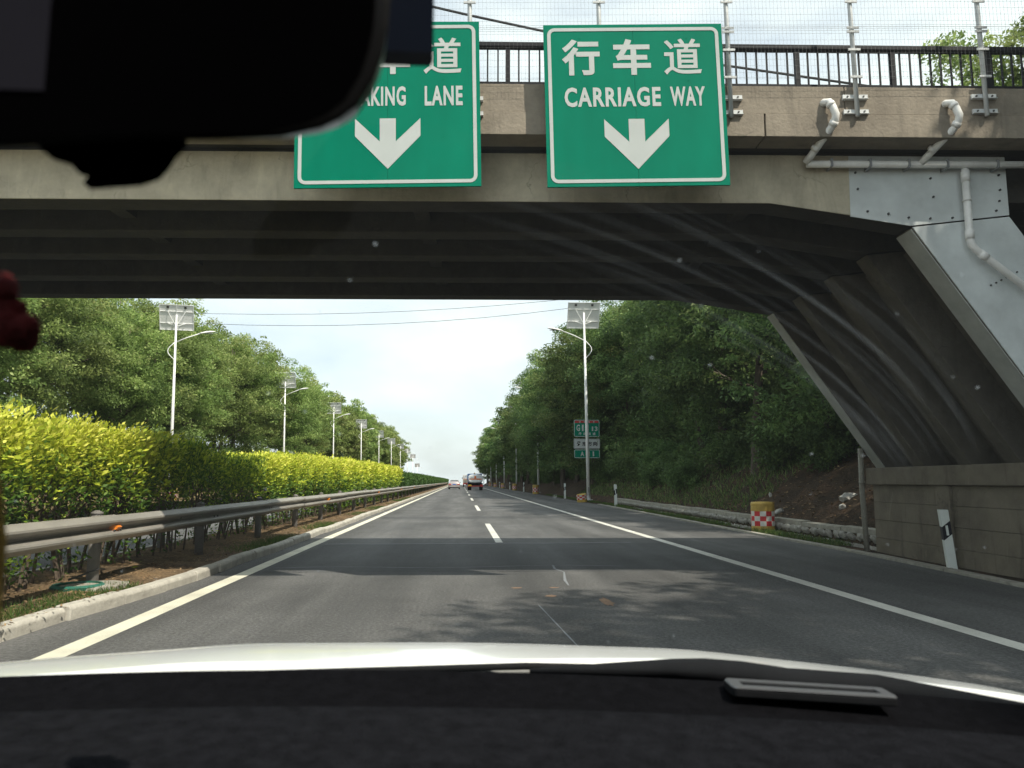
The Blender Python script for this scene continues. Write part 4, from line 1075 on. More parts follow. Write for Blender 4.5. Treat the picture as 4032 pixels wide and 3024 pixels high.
def plant_tree(key, x, y, z, s, rz, label, group=None, sz=None, name='locust_tree'):
    t = thing(name, label, 'tree', (0, 0, 0), (0, 0, rz), group, loc=(x, y, z))
    t.scale = (s, s, sz or s)
    link('trunk', PROTO[key][0], t); link('crown', PROTO[key][1], t)
    return t
rg = random.Random(21)
def seq(count, y, lamps, first):
    """which gap between lamps a plant stands in, and its place in that gap"""
    j = sum(1 for l in lamps if l <= y); count[j] = count.get(j, 0) + 1
    nth = ORD[min(count[j] - 1, 28)]
    return '%s past the %s' % (nth, first) if j == 0 else '%s past the %s lamp' % (nth, ORD[min(j - 1, 11)])
LAMPL = [53.3 + 33.2 * k for k in range(11)]; LAMPR = [50.6 + 32.6 * k for k in range(8)]
c1, c2, c3, c4 = {}, {}, {}, {}
# left: beyond the opposite carriageway
y = 16; k = 0
while y < 300:
    far = y > 120
    x = -24.6 + rg.uniform(-1.0, 1.0); s = rg.uniform(.94, 1.12) * float(np.interp(y, [16, 60, 90, 200], [1.0, 1.02, 1.16, 1.24]))
    plant_tree(('sf%d' % (k % 3)) if far else ('sn%d' % (k % 4)), x, y, bank_h(x, y) - .2 + zdrop(y), s, rg.uniform(0, 6.28), 'sunlit tree in the front row across the road, ' + seq(c1, y, LAMPL, 'bridge'), 'trees beyond the opposite carriageway')
    if k % 2 == 0 or far:
        x2 = -31 + rg.uniform(-1.5, 1.5)
        plant_tree('sf%d' % ((k + 1) % 3) if far else 'sn%d' % ((k + 2) % 4), x2, y + 2, bank_h(x2, y) + zdrop(y), s * 1.10, rg.uniform(0, 6.28), 'sunlit tree in the back row across the road, ' + seq(c2, y, LAMPL, 'bridge'), 'second row of trees beyond the opposite carriageway')
    y += (5.0 if y < 90 else 7.0) * rg.uniform(.85, 1.15); k += 1
plant_tree('sn1', -28.0, 72, 2.6, 1.34, 1.0, 'tall tree rising behind the nearest left street lamp', None)
plant_tree('air', -27.5, 64, 2.5, 1.25, 2.0, 'airy tree with sky showing through at the bridge edge', None)
# right: on the cut slope
y = 18.5; k = 0
while y < 290:
    far = y > 115
    x = edge(y) + float(np.interp(y, [20, 36, 40, 52, 56, 62], [3.9, 4.2, 5.6, 5.6, 3.4, 2.4])) + rg.uniform(-.6, .6)
    s = rg.uniform(.94, 1.06) * float(np.interp(y, [20, 40, 60, 150], [1.0, 1.04, 1.10, 1.16]))
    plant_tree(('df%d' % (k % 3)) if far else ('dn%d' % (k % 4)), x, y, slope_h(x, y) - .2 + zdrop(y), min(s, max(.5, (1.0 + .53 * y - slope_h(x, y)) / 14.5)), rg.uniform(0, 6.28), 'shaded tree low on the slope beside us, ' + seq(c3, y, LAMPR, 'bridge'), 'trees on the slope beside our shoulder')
    if not far or k % 2:
        for dd in (9.5, 15.5) if not far else (9.5,):
            x2 = edge(y) + dd + rg.uniform(-1.5, 1.5)
            plant_tree('df%d' % (k % 3) if far else 'dn%d' % ((k + int(dd)) % 4), x2, y + 2.5, slope_h(x2, y) - .3 + zdrop(y), min(s, max(.4, (1.0 + .53 * y - slope_h(x2, y)) / 14.5)), rg.uniform(0, 6.28), 'shaded tree high on the slope beside us, ' + seq(c4, y, LAMPR, 'bridge'), 'upper trees on the slope')
    y += (5.0 if y < 90 else 7.0) * rg.uniform(.85, 1.15); k += 1
for x, y, s in ((11.5, -2.5, 1.34), (12.6, 5.6, 1.02), (15.0, .5, 1.15), (11.2, -13, 1.3), (12, -18, 1.2), (16.5, 3.5, 1.2), (17, -9, 1.2)):
    plant_tree('dn%d' % (int(abs(y)) % 4), x, y, slope_h(x, y) - .2, s, x, 'tall tree out of view on the slope before the bridge', 'trees on the slope before the bridge')
plant_tree('air', 12.0, 58, 1.8, 1.02, .5, 'airy tree with dark forked branches behind the nearest right lamp', None)
plant_tree('sn2', 21.0, 30, 6.8, 1.0, .4, 'pale green tree showing above the railing at the bridge end', None)
plant_tree('sn0', 24.0, 27, 7.0, 1.08, 1.9, 'leafy tree at the upper right corner above the bridge', None)
# tall narrow poplars far left
def poplar(x, y, z, h, lb):
    rng = np.random.default_rng(int(abs(x * 7)))
    t = thing('poplar_tree', lb, 'tree', (0, 0, 0), (0, 0, 0), 'far poplars above the left trees', loc=(x, y, z))
    link('trunk', MB().tube([(0, 0, 0), (0, 0, h)], [.2, .03], 6).mesh('trunk', 'bark'), t)
    n_ = 2600; zz = rng.random(n_) ** .8; g = rng.normal(size=(n_, 2)); rad = (1 - zz) * .9 + .18
    P = np.stack([g[:, 0] * rad * .6, g[:, 1] * rad * .6, h * (.3 + .7 * zz)], 1)
    D = unit(rng.normal(size=(n_, 3)) + np.array([0, 0, .6])); S = unit(np.cross(D, rng.normal(size=(n_, 3))))
    link('crown', leaf_mesh('crown', 'leaf_sunny', P, D, S, np.full(n_, .5), np.full(n_, .24), rng.uniform(.2, .7, n_)), t)
for i, (x, y) in enumerate(((-45.5, 150), (-44.3, 150.5), (-43.2, 149), (-41.5, 151))):
    poplar(x, y, 4, 24.5 - 1.2 * (i % 2), 'slim poplar, %s from the left, peeking over the left tree line' % ORD[i])
poplar(-27.5, 232, 3, 17.5, 'slim poplar standing alone far down the left tree line')

# undergrowth bushes
def make_bush(seed, n_, R_, H, leaf, mat):
    rng = np.random.default_rng(seed)
    C_ = np.stack([rng.normal(size=26) * R_ * .45, rng.normal(size=26) * R_ * .45, rng.uniform(.15, .85, 26) * H], 1)
    idx = rng.integers(0, 26, n_); g = unit(rng.normal(size=(n_, 3))) * rng.random((n_, 1)) ** .5
    P = C_[idx] + g * np.array([R_ * .42, R_ * .42, H * .28]); P[:, 2] = np.abs(P[:, 2])
    D = unit(g + rng.normal(size=(n_, 3)) * .7); U = unit(rng.normal(size=(n_, 3)) * .7 + np.array([0, 0, 1])); S = unit(np.cross(D, U))
    Ln = leaf * rng.uniform(.6, 1.3, n_)
    return leaf_mesh('foliage', mat, P, D, S, Ln, Ln * .45, rng.uniform(.15, .6, 26)[idx] + rng.normal(size=n_) * .14)
BU = [make_bush(500 + i, 5200, 1.2, 1.7, .15, 'leaf_shady') for i in range(4)]
BS = [make_bush(520 + i, 4200, 1.3, 1.6, .2, 'leaf_sunny') for i in range(3)]
bst = MB()
for i in range(5): bst.tube([(0, 0, -.1), (.2 * math.cos(i * 1.3), .2 * math.sin(i * 1.3), .6), (.6 * math.cos(i * 1.3), .6 * math.sin(i * 1.3), 1.2)], [.025, .018, .006], 5)
bst = bst.mesh('stems', 'stem')
def bush(x, y, z, s, me, label, group):
    t = thing('bush', label, 'bush', (0, 0, 0), (0, 0, rg.uniform(0, 6)), group, loc=(x, y, z)); t.scale = (s, s, s * rg.uniform(.8, 1.2))
    link('foliage', me, t); link('stems', bst, t)
y = 24; k = 0; c5, c6 = {}, {}
while y < 150:
    for d in (3.0, 6.2):
        x = edge(y) + d + rg.uniform(-.7, .6) + (1.2 if y < 30 else 0)
        bush(x, y + rg.uniform(-1, 1), slope_h(x, y) - .1, rg.uniform(.7, 1.25), BU[k % 4], 'dark bush on the slope beside us, ' + seq(c5, y, LAMPR, 'bridge'), 'undergrowth bushes on the slope'); k += 1
    y += 2.7 if y < 60 else 5.0
for kk, (x, y, s) in enumerate(((12.2, 18.5, 1.0), (13.0, 21.0, 1.2), (11.2, 22.6, .8), (12.0, 25.5, 1.2), (14.2, 17.2, 1.3), (14.5, 23, 1.3))):
    bush(x, y, slope_h(x, y) - .1, s, BU[k % 4], 'dark bush up the dirt slope behind the pier, %s one' % ORD[kk], 'undergrowth bushes on the slope'); k += 1
c7, c8 = {}, {}
for i in range(26):
    y = 19.5 + i * 1.7; x = edge(y) + (5.4 if i % 2 else 8.4) + rg.uniform(-.6, .6)
    bush(x, y, slope_h(x, y) - .2, rg.uniform(1.6, 2.3), BU[i % 4], 'large dark bush filling the slope under the trees, ' + seq(c7, y, LAMPR, 'bridge'), 'undergrowth bushes on the slope')
y = 18
while y < 130:
    x = -22.2 + rg.uniform(-.6, .8)
    x3 = x - 2.6 + rg.uniform(-.5, .5); bush(x3, y + 1.3, bank_h(x3, y + 1.3) - .2, rg.uniform(1.4, 2.0), BS[(k + 1) % 3], 'tall green bush between the trunks across the road, ' + seq(c8, y, LAMPL, 'bridge'), 'bushes on the opposite bank')
    bush(x, y, bank_h(x, y) - .1, rg.uniform(.8, 1.3), BS[k % 3], 'green bush at the tree feet across the road, ' + seq(c6, y, LAMPL, 'bridge'), 'bushes on the opposite bank'); k += 1
    y += rg.uniform(2.6, 4.2)

# median hedge: a row of clipped shrubs
def make_shrub(seed, n_, leaf, mat, lo, gold):
    rng = np.random.default_rng(seed)
    W, Lh, top = .56, .80, 2.03
    # positions: mostly in the outer shell of a clipped box, ragged underside
    P = np.empty((0, 3)); 
    while len(P) < n_:
        q = rng.uniform(-1, 1, (n_ * 2, 3)); z = (q[:, 2] + 1) / 2
        shell = np.maximum(np.abs(q[:, 0]), z * 1.0)
        und = lo + .22 * np.sin(q[:, 1] * 3.1 + seed) + .16 * np.sin(q[:, 1] * 7 + seed * 2 + q[:, 0] * 3)
        keep = (rng.random(len(q)) < np.clip((shell - .45) * 2.2, .05, 1)) & (z > und) 
        low = (z <= und) & (rng.random(len(q)) < .035)
        q = q[keep | low]; P = np.vstack([P, np.stack([q[:, 0] * W, q[:, 1] * Lh, .12 + (q[:, 2] + 1) / 2 * (top - .12)], 1)])
    P = P[:n_]
    P += rng.normal(size=P.shape) * np.array([.05, .05, .035])
    lump = np.sin(P[:, 1] * 4 + seed) * .5 + np.sin(P[:, 1] * 9 + P[:, 2] * 5 + seed) * .5
    P[:, 0] *= 1 + .26 * lump
    P[:, 2] += .09 * lump * (P[:, 2] / top) + np.where(rng.random(len(P)) < .03, rng.uniform(0, .14, len(P)), 0) * (P[:, 2] > top * .9)
    out = np.stack([np.sign(P[:, 0]) * (np.abs(P[:, 0]) / W) ** 2, 0 * P[:, 0], (P[:, 2] / top) ** 4 * 1.2], 1)
    D = unit(out + rng.normal(size=(n_, 3)) * .55 + np.array([0, 0, .15])); U = unit(rng.normal(size=(n_, 3)) * .6 + np.array([0, 0, .9]) + out * .5); S = unit(np.cross(D, U))
    Ln = leaf * rng.uniform(.4, 1.5, n_)
    cl = .5 + .5 * np.sin(P[:, 1] * 6.3 + seed * 3) * np.sin(P[:, 2] * 5.1 + seed)
    tint = gold[0] + gold[1] * np.clip((P[:, 2] - .75) / 1.15, 0, 1) ** 1.2 + gold[2] * cl + rng.normal(size=n_) * .15
    fol = leaf_mesh('shrub', mat, P, D, S, Ln, Ln * rng.uniform(.42, .58, n_), tint)
    m = MB(); rr = random.Random(seed)
    for i in range(7):
        x0, y0 = rr.uniform(-.18, .18), rr.uniform(-.7, .7)
        x1, y1 = x0 + rr.uniform(-.15, .15), y0 + rr.uniform(-.2, .2)
        m.tube([(x0, y0, -.1), (x1, y1, .5), (x1 + rr.uniform(-.25, .25), y1 + rr.uniform(-.25, .25), 1.15), (x1 + rr.uniform(-.4, .4), y1 + rr.uniform(-.4, .4), 1.75)], [.024, .019, .013, .004], 5)
        for j in range(4):
            a = rr.uniform(0, 6.28); z0 = rr.uniform(.55, 1.0)
            m.tube([(x1, y1, z0), (x1 + .22 * math.cos(a), y1 + .22 * math.sin(a), z0 + .25), (x1 + .42 * math.cos(a), y1 + .5 * math.sin(a), z0 + .55)], [.010, .007, .003], 4)
    return fol, m.mesh('stem', 'stem')
SH = [make_shrub(700 + i, 9000, .068, 'leaf_gold', (.40, .56, .46, .60)[i], (.04, .64, .38)) for i in range(4)]
SD = [make_shrub(710 + i, 4300, .080, 'leaf_gold', (.50, .66, .58)[i], (.16, .26, .28)) for i in range(3)]
SF = [make_shrub(720 + i, 4200, .115, 'leaf_gold', .44, (.12, .62, .36)) for i in range(3)]
SG = [make_shrub(740 + i, 2600, .16, 'leaf_hedge', .14, (.1, .4, .3)) for i in range(3)]
hg = thing('hedge', 'clipped yellow-green hedge in the median behind the guardrail', 'hedge', (-5.05, 30, .12))
y = 3.6; k = 0
while y < 58:
    near = y < 30
    f, st = SD[k % 3] if 11.6 < y < 19.2 else (SH[k % 4] if near else SF[k % 3])
    o = link('shrub', f, hg); o.location = (rg.uniform(-.05, .05), y - 30, 0)
    o.scale = (rg.uniform(.92, 1.08) * (.78 if 11.6 < y < 19.2 else 1), (1 if k % 2 else -1) * (.82 if 11.6 < y < 19.2 else 1.0), float(np.interp(y, [5, 12, 15, 20, 30, 55], [.96, .95, .90, .92, 1.0, 1.06])) * (rg.uniform(.90, 1.03) if 11.6 < y < 19.2 else rg.uniform(.96, 1.03))); o.rotation_euler = (0, 0, math.pi if k % 3 == 0 else 0)
    if near or k % 2: link('stem', st, o)
    y += 1.32; k += 1
h2 = thing('hedge', 'darker green clipped hedge farther along the median', 'hedge', (-5.05, 150, .12))
y = 59.3
while y < 290:
    f, st = SG[k % 3]
    o = link('shrub', f, h2); o.location = (rg.uniform(-.05, .05), y - 150, zdrop(y)); o.scale = (1.05, 1.35 * (1 if k % 2 else -1), .93 * rg.uniform(.97, 1.04))
    y += 2.05; k += 1

# grass, weeds and litter: uncountable
def blades(name, spots, label_mat, h, n_, w, seed):
    rng = np.random.default_rng(seed)
    pts = spots(rng, n_)
    D = unit(np.stack([rng.normal(size=n_) * .45, rng.normal(size=n_) * .45, np.ones(n_)], 1)); S = unit(np.cross(D, rng.normal(size=(n_, 3))))
    Ln = h * rng.uniform(.4, 1.2, n_)
    P = pts + D * Ln[:, None] * .45
    o = link(name, leaf_mesh(name, label_mat, P, D, S, Ln, np.full(n_, w), rng.uniform(0, 1, n_) ** 1.2)); o['kind'] = 'stuff'
    return o
def spot_median(rng, n_):
    yy = rng.uniform(4.5, 60, n_ * 3) ; yy = 4.5 + (yy - 4.5) ** 1.0
    c = np.sin(yy * .9) + np.sin(yy * .37 + 1) * .8 + rng.normal(size=len(yy)) * .3 + np.where(yy < 9.8, 1.0, 0)
    yy = yy[c > .45][:n_]; yy = np.resize(yy, n_)
    xx = np.array([kerbx(v) for v in yy]) - .17 - np.abs(rng.normal(size=n_)) * .28
    return np.stack([xx, yy, np.full(n_, .10)], 1)
g_ = blades('grass', spot_median, 'grass', .085, 16000, .008, 3); g_['label'] = 'short green grass along the median kerb'; g_['category'] = 'grass'
def spot_right(rng, n_):
    yy = rng.uniform(15.5, 75, n_ * 2); c = np.sin(yy * .5) * .5 + np.sin(yy * 1.3 + 2) * .4 + rng.normal(size=len(yy)) * .4
    yy = np.resize(yy[c > -.2], n_); xx = np.array([edge(v) for v in yy]) + rng.uniform(.17, .58, n_)
    return np.stack([xx, yy, np.full(n_, .02)], 1)
g_ = blades('grass', spot_right, 'grass', .16, 16000, .012, 4); g_['label'] = 'green grass strip between the shoulder and the stone ditch'; g_['category'] = 'grass'
def flat_leaves(name, fn, n_, size, mat, seed, label):
    rng = np.random.default_rng(seed); P = fn(rng, n_)
    a = rng.uniform(0, 6.28, n_); D = unit(np.stack([np.cos(a), np.sin(a), rng.normal(size=n_) * .25], 1)); S = unit(np.cross(D, np.stack([rng.normal(size=n_) * .2, rng.normal(size=n_) * .2, np.ones(n_)], 1)))
    Ln = size * rng.uniform(.5, 1.3, n_)
    o = link(name, leaf_mesh(name, mat, P, D, S, Ln, Ln * .5, rng.uniform(0, 1, n_))); o['kind'] = 'stuff'; o['label'] = label; o['category'] = 'litter'
def sp_l(rng, n_):
    yy = rng.uniform(6, 45, n_); xx = rng.uniform(-5.8, -3.75, n_); return np.stack([xx, yy, np.full(n_, .15)], 1)
flat_leaves('leaf_litter', sp_l, 9000, .045, 'litter', 8, 'dry fallen leaves scattered on the median soil')
def sp_r(rng, n_):
    yy = rng.uniform(15, 50, n_); d = rng.uniform(1.3, 6.5, n_); xx = np.array([edge(v) for v in yy]) + d
    return np.stack([xx, yy, np.array([slope_h(a, b) for a, b in zip(xx, yy)]) + .02], 1)
flat_leaves('leaf_litter', sp_r, 9000, .11, 'litter', 9, 'dry leaves and twigs scattered on the dirt slope')
def sp_w(rng, n_):
    yy = rng.uniform(24, 60, n_); d = 1.3 + np.abs(rng.normal(size=n_)) * 2.2; xx = np.array([edge(v) for v in yy]) + d
    return np.stack([xx, yy, np.array([slope_h(a, b) for a, b in zip(xx, yy)]) - .02], 1)
g_ = blades('weeds', sp_w, 'leaf_shady', .32, 9000, .03, 12); g_['label'] = 'sparse low weeds on the dirt slope'; g_['category'] = 'weeds'

# ------------------------------------------------------------------ traffic ahead
def wheel(t, x, y, r, w, name='wheel'):
    m = MB(); prof = [(r * .62, -w / 2), (r * .95, -w / 2), (r, -w * .3), (r, w * .3), (r * .95, w / 2), (r * .62, w / 2)]
    def spin(prof, n=20):
        vs = []; fs = []
        for rr, o in prof:
            for k in range(n): an = 2 * math.pi * k / n; vs.append((x + o, y + rr * math.cos(an), r + rr * math.sin(an)))
        for i in range(len(prof) - 1):
            for k in range(n): fs.append((i * n + k, i * n + (k + 1) % n, (i + 1) * n + (k + 1) % n, (i + 1) * n + k))
        return vs, fs
    tw = pt(name, m.add(*spin(prof)), 'tyre', t, smooth=False)
    sub('rim', MB().add(*spin([(.02, -w * .38), (r * .62, -w * .42), (r * .62, w * .42), (.02, w * .38)])), 'rim', tw, t)
def loft(secs):
    """rings of equal length along y"""
    n = len(secs[0][1]); vs = []
    for y, ring_ in secs: vs += [(x, y, z) for x, z in ring_]
    fs = [(i * n + k, i * n + (k + 1) % n, (i + 1) * n + (k + 1) % n, (i + 1) * n + k) for i in range(len(secs) - 1) for k in range(n)]
    fs += [tuple(range(n)), tuple((len(secs) - 1) * n + k for k in range(n))]
    return MB().add(vs, fs)
def carring(w, z0, z1, r=.12):
    return [(w, z0 + r), (w, z1 - r), (w - r * .9, z1), (-w + r * .9, z1), (-w, z1 - r), (-w, z0 + r), (-w + r, z0), (w - r, z0)]
sd = thing('sedan', 'silver sedan with red tail lights driving ahead beside the tanker', 'car', (0, 0, 0), (0, 0, 0), None, loc=(-1.05, 132, 0))
sd.scale = (1.08, 1.05, 1.08)
pt('body', loft([(0, carring(.78, .32, .88)), (.10, carring(.88, .24, .98)), (1.0, carring(.91, .20, 1.0)), (3.2, carring(.91, .20, .98)), (4.2, carring(.88, .22, .86)), (4.7, carring(.76, .28, .70))]), 'sedan_paint', sd, smooth=True)
pt('cabin', loft([(.62, carring(.74, .93, 1.0, .03)), (1.35, carring(.66, .93, 1.42, .10)), (2.5, carring(.67, .93, 1.46, .10)), (3.55, carring(.76, .93, .99, .03))]), 'sedan_paint', sd, smooth=True)
pt('rear_window', MB().add([(-.64, .70, 1.02), (.64, .70, 1.02), (.54, 1.26, 1.385), (-.54, 1.26, 1.385)], [(0, 1, 2, 3)]), 'glass_dark', sd)
for s in (-1, 1):
    pt('tail_light', MB().box(min(s * .50, s * .86), max(s * .50, s * .86), -.012, .12, .70, .86), 'tail_red', sd)
    pt('side_mirror', MB().box(min(s * .86, s * 1.02), max(s * .86, s * 1.02), 2.7, 2.8, .98, 1.12), 'sedan_paint', sd)
    pt('side_window', MB().add([(s * .775, 1.0, 1.0), (s * .785, 3.2, 1.0), (s * .70, 2.5, 1.38), (s * .69, 1.5, 1.37)], [(0, 1, 2, 3)]), 'glass_dark', sd)
    for y in (.85, 3.75): wheel(sd, s * .80, y, .33, .22)
pt('number_plate', MB().box(-.24, .24, -.025, -.001, .70, .83), 'plate_blue', sd)
pt('bumper', MB().box(-.80, .80, -.06, .10, .34, .50), 'sedan_paint', sd, bevel=.03)
pt('bumper_valance', MB().box(-.70, .70, -.03, .1, .24, .335), 'trim_black', sd)

tk = thing('tanker_truck', 'blue and silver tanker truck with an orange band seen from behind', 'truck', (0, 0, 0), (0, 0, 0), None, loc=(2.25, 116, 0))
def oval(w, h, zc, n=20): return [(w * math.copysign(abs(math.cos(2 * math.pi * k / n)) ** .6, math.cos(2 * math.pi * k / n)), zc + h * math.copysign(abs(math.sin(2 * math.pi * k / n)) ** .6, math.sin(2 * math.pi * k / n))) for k in range(n)]
pt('tank', loft([(0, oval(.98, .55, 1.72)), (.12, oval(1.12, .66, 1.72)), (5.6, oval(1.12, .66, 1.72)), (5.7, oval(1.0, .56, 1.72))]), 'tank_silver', tk, smooth=False)
pt('orange_band', loft([(-.008, oval(1.0, .075, 1.66)), (.0, oval(1.0, .075, 1.66))]), 'band_orange', tk)
pt('orange_band', loft([(.2, oval(1.128, .075, 1.66)), (5.5, oval(1.128, .075, 1.66))]), 'band_orange', tk)
pt('hazard_plate', MB().box(-.17, .10, -.02, -.001, 1.76, 2.1), 'band_orange', tk)
pt('tank_top_walkway', MB().box(-1.05, 1.05, .1, 5.4, 2.36, 2.46), 'truck_blue', tk)
pt('side_panel', MB().box(-1.19, -1.125, .1, 5.5, 1.55, 2.42), 'truck_blue', tk)
pt('chassis', MB().box(-.5, .5, 0, 7.4, .55, .85), 'trim_black', tk)
pt('rear_frame', MB().box(-1.10, 1.10, -.05, .3, .88, 1.06), 'trim_black', tk)
pt('rear_guard', MB().box(-1.15, 1.15, -.12, -.02, .52, .70), 'truck_red', tk)
pt('number_plate', MB().box(-1.08, -.58, -.14, -.10, .62, .84), 'plate_yellow', tk)
pt('tail_light', MB().box(.66, 1.10, -.14, -.1, .55, .85), 'tail_red', tk)
pt('cab', MB().box(-1.1, 1.1, 5.9, 7.6, .6, 2.5), 'truck_blue', tk, bevel=.08)
pt('warning_sign', MB().prism([(-.25, 2.47), (.15, 2.47), (-.05, 2.72)], 5.95, 6.0), 'plate_yellow', tk)
for s in (-1, 1):
    for y in (.9, 2.1, 6.8):
        wheel(tk, s * .98, y, .46, .24)
        if y < 3: wheel(tk, s * .72, y, .46, .24)
bx = thing('box_truck', 'cream and red truck partly hidden beyond the tanker', 'truck', (0, 0, 0), (0, 0, 0), None, loc=(1.75, 182, 0))
pt('cargo_body', MB().box(-1.15, 1.15, 0, 6, .95, 2.75), 'truck_cream', bx, bevel=.06)
pt('upper_panel', MB().box(-1.05, 1.05, -.02, -.001, 1.9, 2.68), 'tank_silver', bx)
pt('lower_band', MB().box(-1.12, 1.12, -.03, .2, .62, .94), 'truck_red', bx)
pt('rear_hatch', MB().box(.0, .45, -.03, -.021, 1.95, 2.45), 'trim_black', bx)
pt('orange_band', MB().box(-1.12, 1.12, -.025, -.002, 1.80, 1.895), 'band_orange', bx)
pt('cab', MB().box(-1.1, 1.1, 6.3, 8.0, .6, 2.6), 'truck_cream', bx, bevel=.08)
pt('chassis', MB().box(-.5, .5, .05, 7.5, .5, .9), 'trim_black', bx)
pt('side_mirror', MB().box(-1.36, -1.22, 7.2, 7.3, 1.9, 2.3), 'trim_black', bx)
for s in (-1, 1):
    for y in (1.2, 7.0): wheel(bx, s * .98, y, .48, .26)

# ------------------------------------------------------------------ our own car, seen from inside
own = thing('own_car', 'white car we sit in, with its hood, black dashboard and mirror', 'car', (.05, -.3, 0))
def tilt(x): return -.022 * x - (.060 if x < 0 else .068) * x * x
def hood_z(x, y):
    return 1.078 - .03 * (y - 1.2) - .235 * max(0, y - 1.2) ** 2 + tilt(x) + (.004 * math.exp(-((abs(x - .02) - .42) / .12) ** 2) if abs(x) < 1.1 else 0)
def hood_start(x): return float(np.interp(x, [-1, 0, .12, .3, 1.1], [1.19, 1.20, 1.225, 1.27, 1.27]))
def hood_pt(x, t):
    y = hood_start(x) + t * (2.42 - hood_start(x)); return (x, y, hood_z(x, y))
xs = list(np.linspace(-.93, .985, 41)); yy = list(np.linspace(0, 1, 26) ** 1.15)
hm = MB().grid(xs, yy, hood_pt)
h_o = pt('hood', hm, 'car_white', own, smooth=True)
sm = h_o.modifiers.new('thick', 'SOLIDIFY'); sm.thickness = .02; sm.offset = -1
pt('front_bumper', MB().box(-.90, 1.00, 2.36, 2.62, .28, .66), 'car_white', own, bevel=.07)
pt('grille', MB().box(-.55, .65, 2.55, 2.64, .42, .60), 'trim_black', own)
for s in (-1, 1):
    xo = .05 + s * .95; xi = .05 + s * .90
    a_, b_ = min(xo, xi), max(xo, xi)
    pt('fender', MB().prism([(1.1, .30), (1.22, .62), (1.55, .70), (1.88, .62), (2.0, .30), (2.5, .35), (2.48, .72), (1.9, .86), (1.1, .93)], a_, b_, 'x'), 'car_white', own)
    pt('door', MB().prism([(-.1, .28), (1.08, .28), (1.08, .95), (.9, .98), (-.1, .99)], a_, b_, 'x'), 'car_white', own)
    pt('door', MB().prism([(-1.2, .28), (-.11, .28), (-.11, .99), (-1.2, 1.0)], a_, b_, 'x'), 'car_white', own)
    pt('rear_quarter', MB().prism([(-2.2, .45), (-1.95, .65), (-1.6, .70), (-1.28, .60), (-1.21, .28), (-1.21, 1.0), (-2.25, 1.05)], a_, b_, 'x'), 'car_white', own)
    xp = .05 + s * .92
    pt('roof_pillar', MB().tube([(xp, 1.15, .97), (.05 + s * .80, .62, 1.35), (.05 + s * .66, .18, 1.645)], .045, 8), 'trim_black', own, smooth=True)
    pt('roof_pillar', MB().tube([(xp - s * .02, -.45, .98), (.05 + s * .70, -.5, 1.63)], .05, 8), 'trim_black', own)
    pt('roof_pillar', MB().tube([(xp - s * .02, -2.1, 1.02), (.05 + s * .66, -1.6, 1.60)], .09, 8), 'car_white', own)
    xa, xb = .05 + s * .915, .05 + s * .70
    pt('side_window', MB().add([(xa, 1.0, .98), (xa, -.42, .99), (xb, -.45, 1.60), (xb, .25, 1.60), (.05 + s * .80, .62, 1.33)], [(0, 1, 2, 3, 4)]), 'window_glass', own)
    pt('side_window', MB().add([(xa, -.5, .99), (xa, -1.95, 1.0), (xb, -1.55, 1.58), (xb, -.52, 1.60)], [(0, 1, 2, 3)]), 'window_glass', own)
    wheel(own, .05 + s * .82, 1.55, .33, .21); wheel(own, .05 + s * .82, -1.62, .33, .21)
    pt('wing_mirror', MB().blob((.05 + s * 1.04, .85, 1.06), .09, 3, 2, 0, (1, .6, .8)), 'car_white', own, smooth=True)
    pt('seat', MB().box(.05 + s * .38 - .25, .05 + s * .38 + .25, -.62, -.5, .45, 1.05).box(.05 + s * .38 - .25, .05 + s * .38 + .25, -.5, -.05, .38, .52), 'trim_black', own, bevel=.05)
pt('roof', MB().grid(list(np.linspace(-.63, .73, 15)), list(np.linspace(-1.7, .20, 12)), lambda x, y: 1.71 - .06 * ((x - .05) / .68) ** 2 - .05 * ((y + .7) / 1) ** 2), 'car_white', own, smooth=True)
pt('headliner', MB().grid(list(np.linspace(-.66, .76, 15)), list(np.linspace(-1.75, .19, 12)), lambda x, y: 1.685 - .06 * ((x - .05) / .68) ** 2 - .05 * ((y + .7) / 1) ** 2), 'headliner', own, smooth=True)
pt('floor_pan', MB().box(-.86, .96, -2.2, 1.1, .24, .30), 'trim_black', own)
pt('rear_panel', MB().box(-.86, .96, -2.3, -2.2, .35, 1.04), 'car_white', own)
pt('rear_window', MB().add([(-.80, -2.2, 1.04), (.90, -2.2, 1.04), (.70, -1.72, 1.62), (-.60, -1.72, 1.62)], [(0, 1, 2, 3)]), 'glass_dark', own)
pt('rear_shelf', MB().box(-.86, .96, -2.2, -1.5, .93, 1.0), 'trim_black', own)
pt('rear_bench', MB().box(-.7, .8, -1.5, -1.35, .5, 1.15), 'trim_black', own, bevel=.05)
pt('firewall', MB().box(-.88, .98, 1.08, 1.14, .25, .90), 'trim_black', own)
# windshield: a curved laminated pane
def ws(u, v, o=0.0):
    x = .05 + (u * (.90 - .22 * v)); yb = 1.28 - .13 * u * u; yt = .30 - .07 * u * u
    y = yb + (yt - yb) * v + .05 * math.sin(math.pi * v) * .5; z = .995 + (1.655 - .995) * v - .02 * u * (1 - v) + .03 * math.sin(math.pi * v)
    return (x, y + o * .57, z + o * .82)
us = np.linspace(-1, 1, 25); vv = np.linspace(0, 1, 17); m = MB(); nu = 25
vs = [ws(u, v) for v in vv for u in us]
m.add(vs, [(j * nu + i, j * nu + i + 1, (j + 1) * nu + i + 1, (j + 1) * nu + i) for j in range(16) for i in range(nu - 1)])
wsd = link('windshield', m.mesh('windshield', 'windshield_glass', (0, 0, 0), True), own); wsd.location = (-.05, .3, 0)
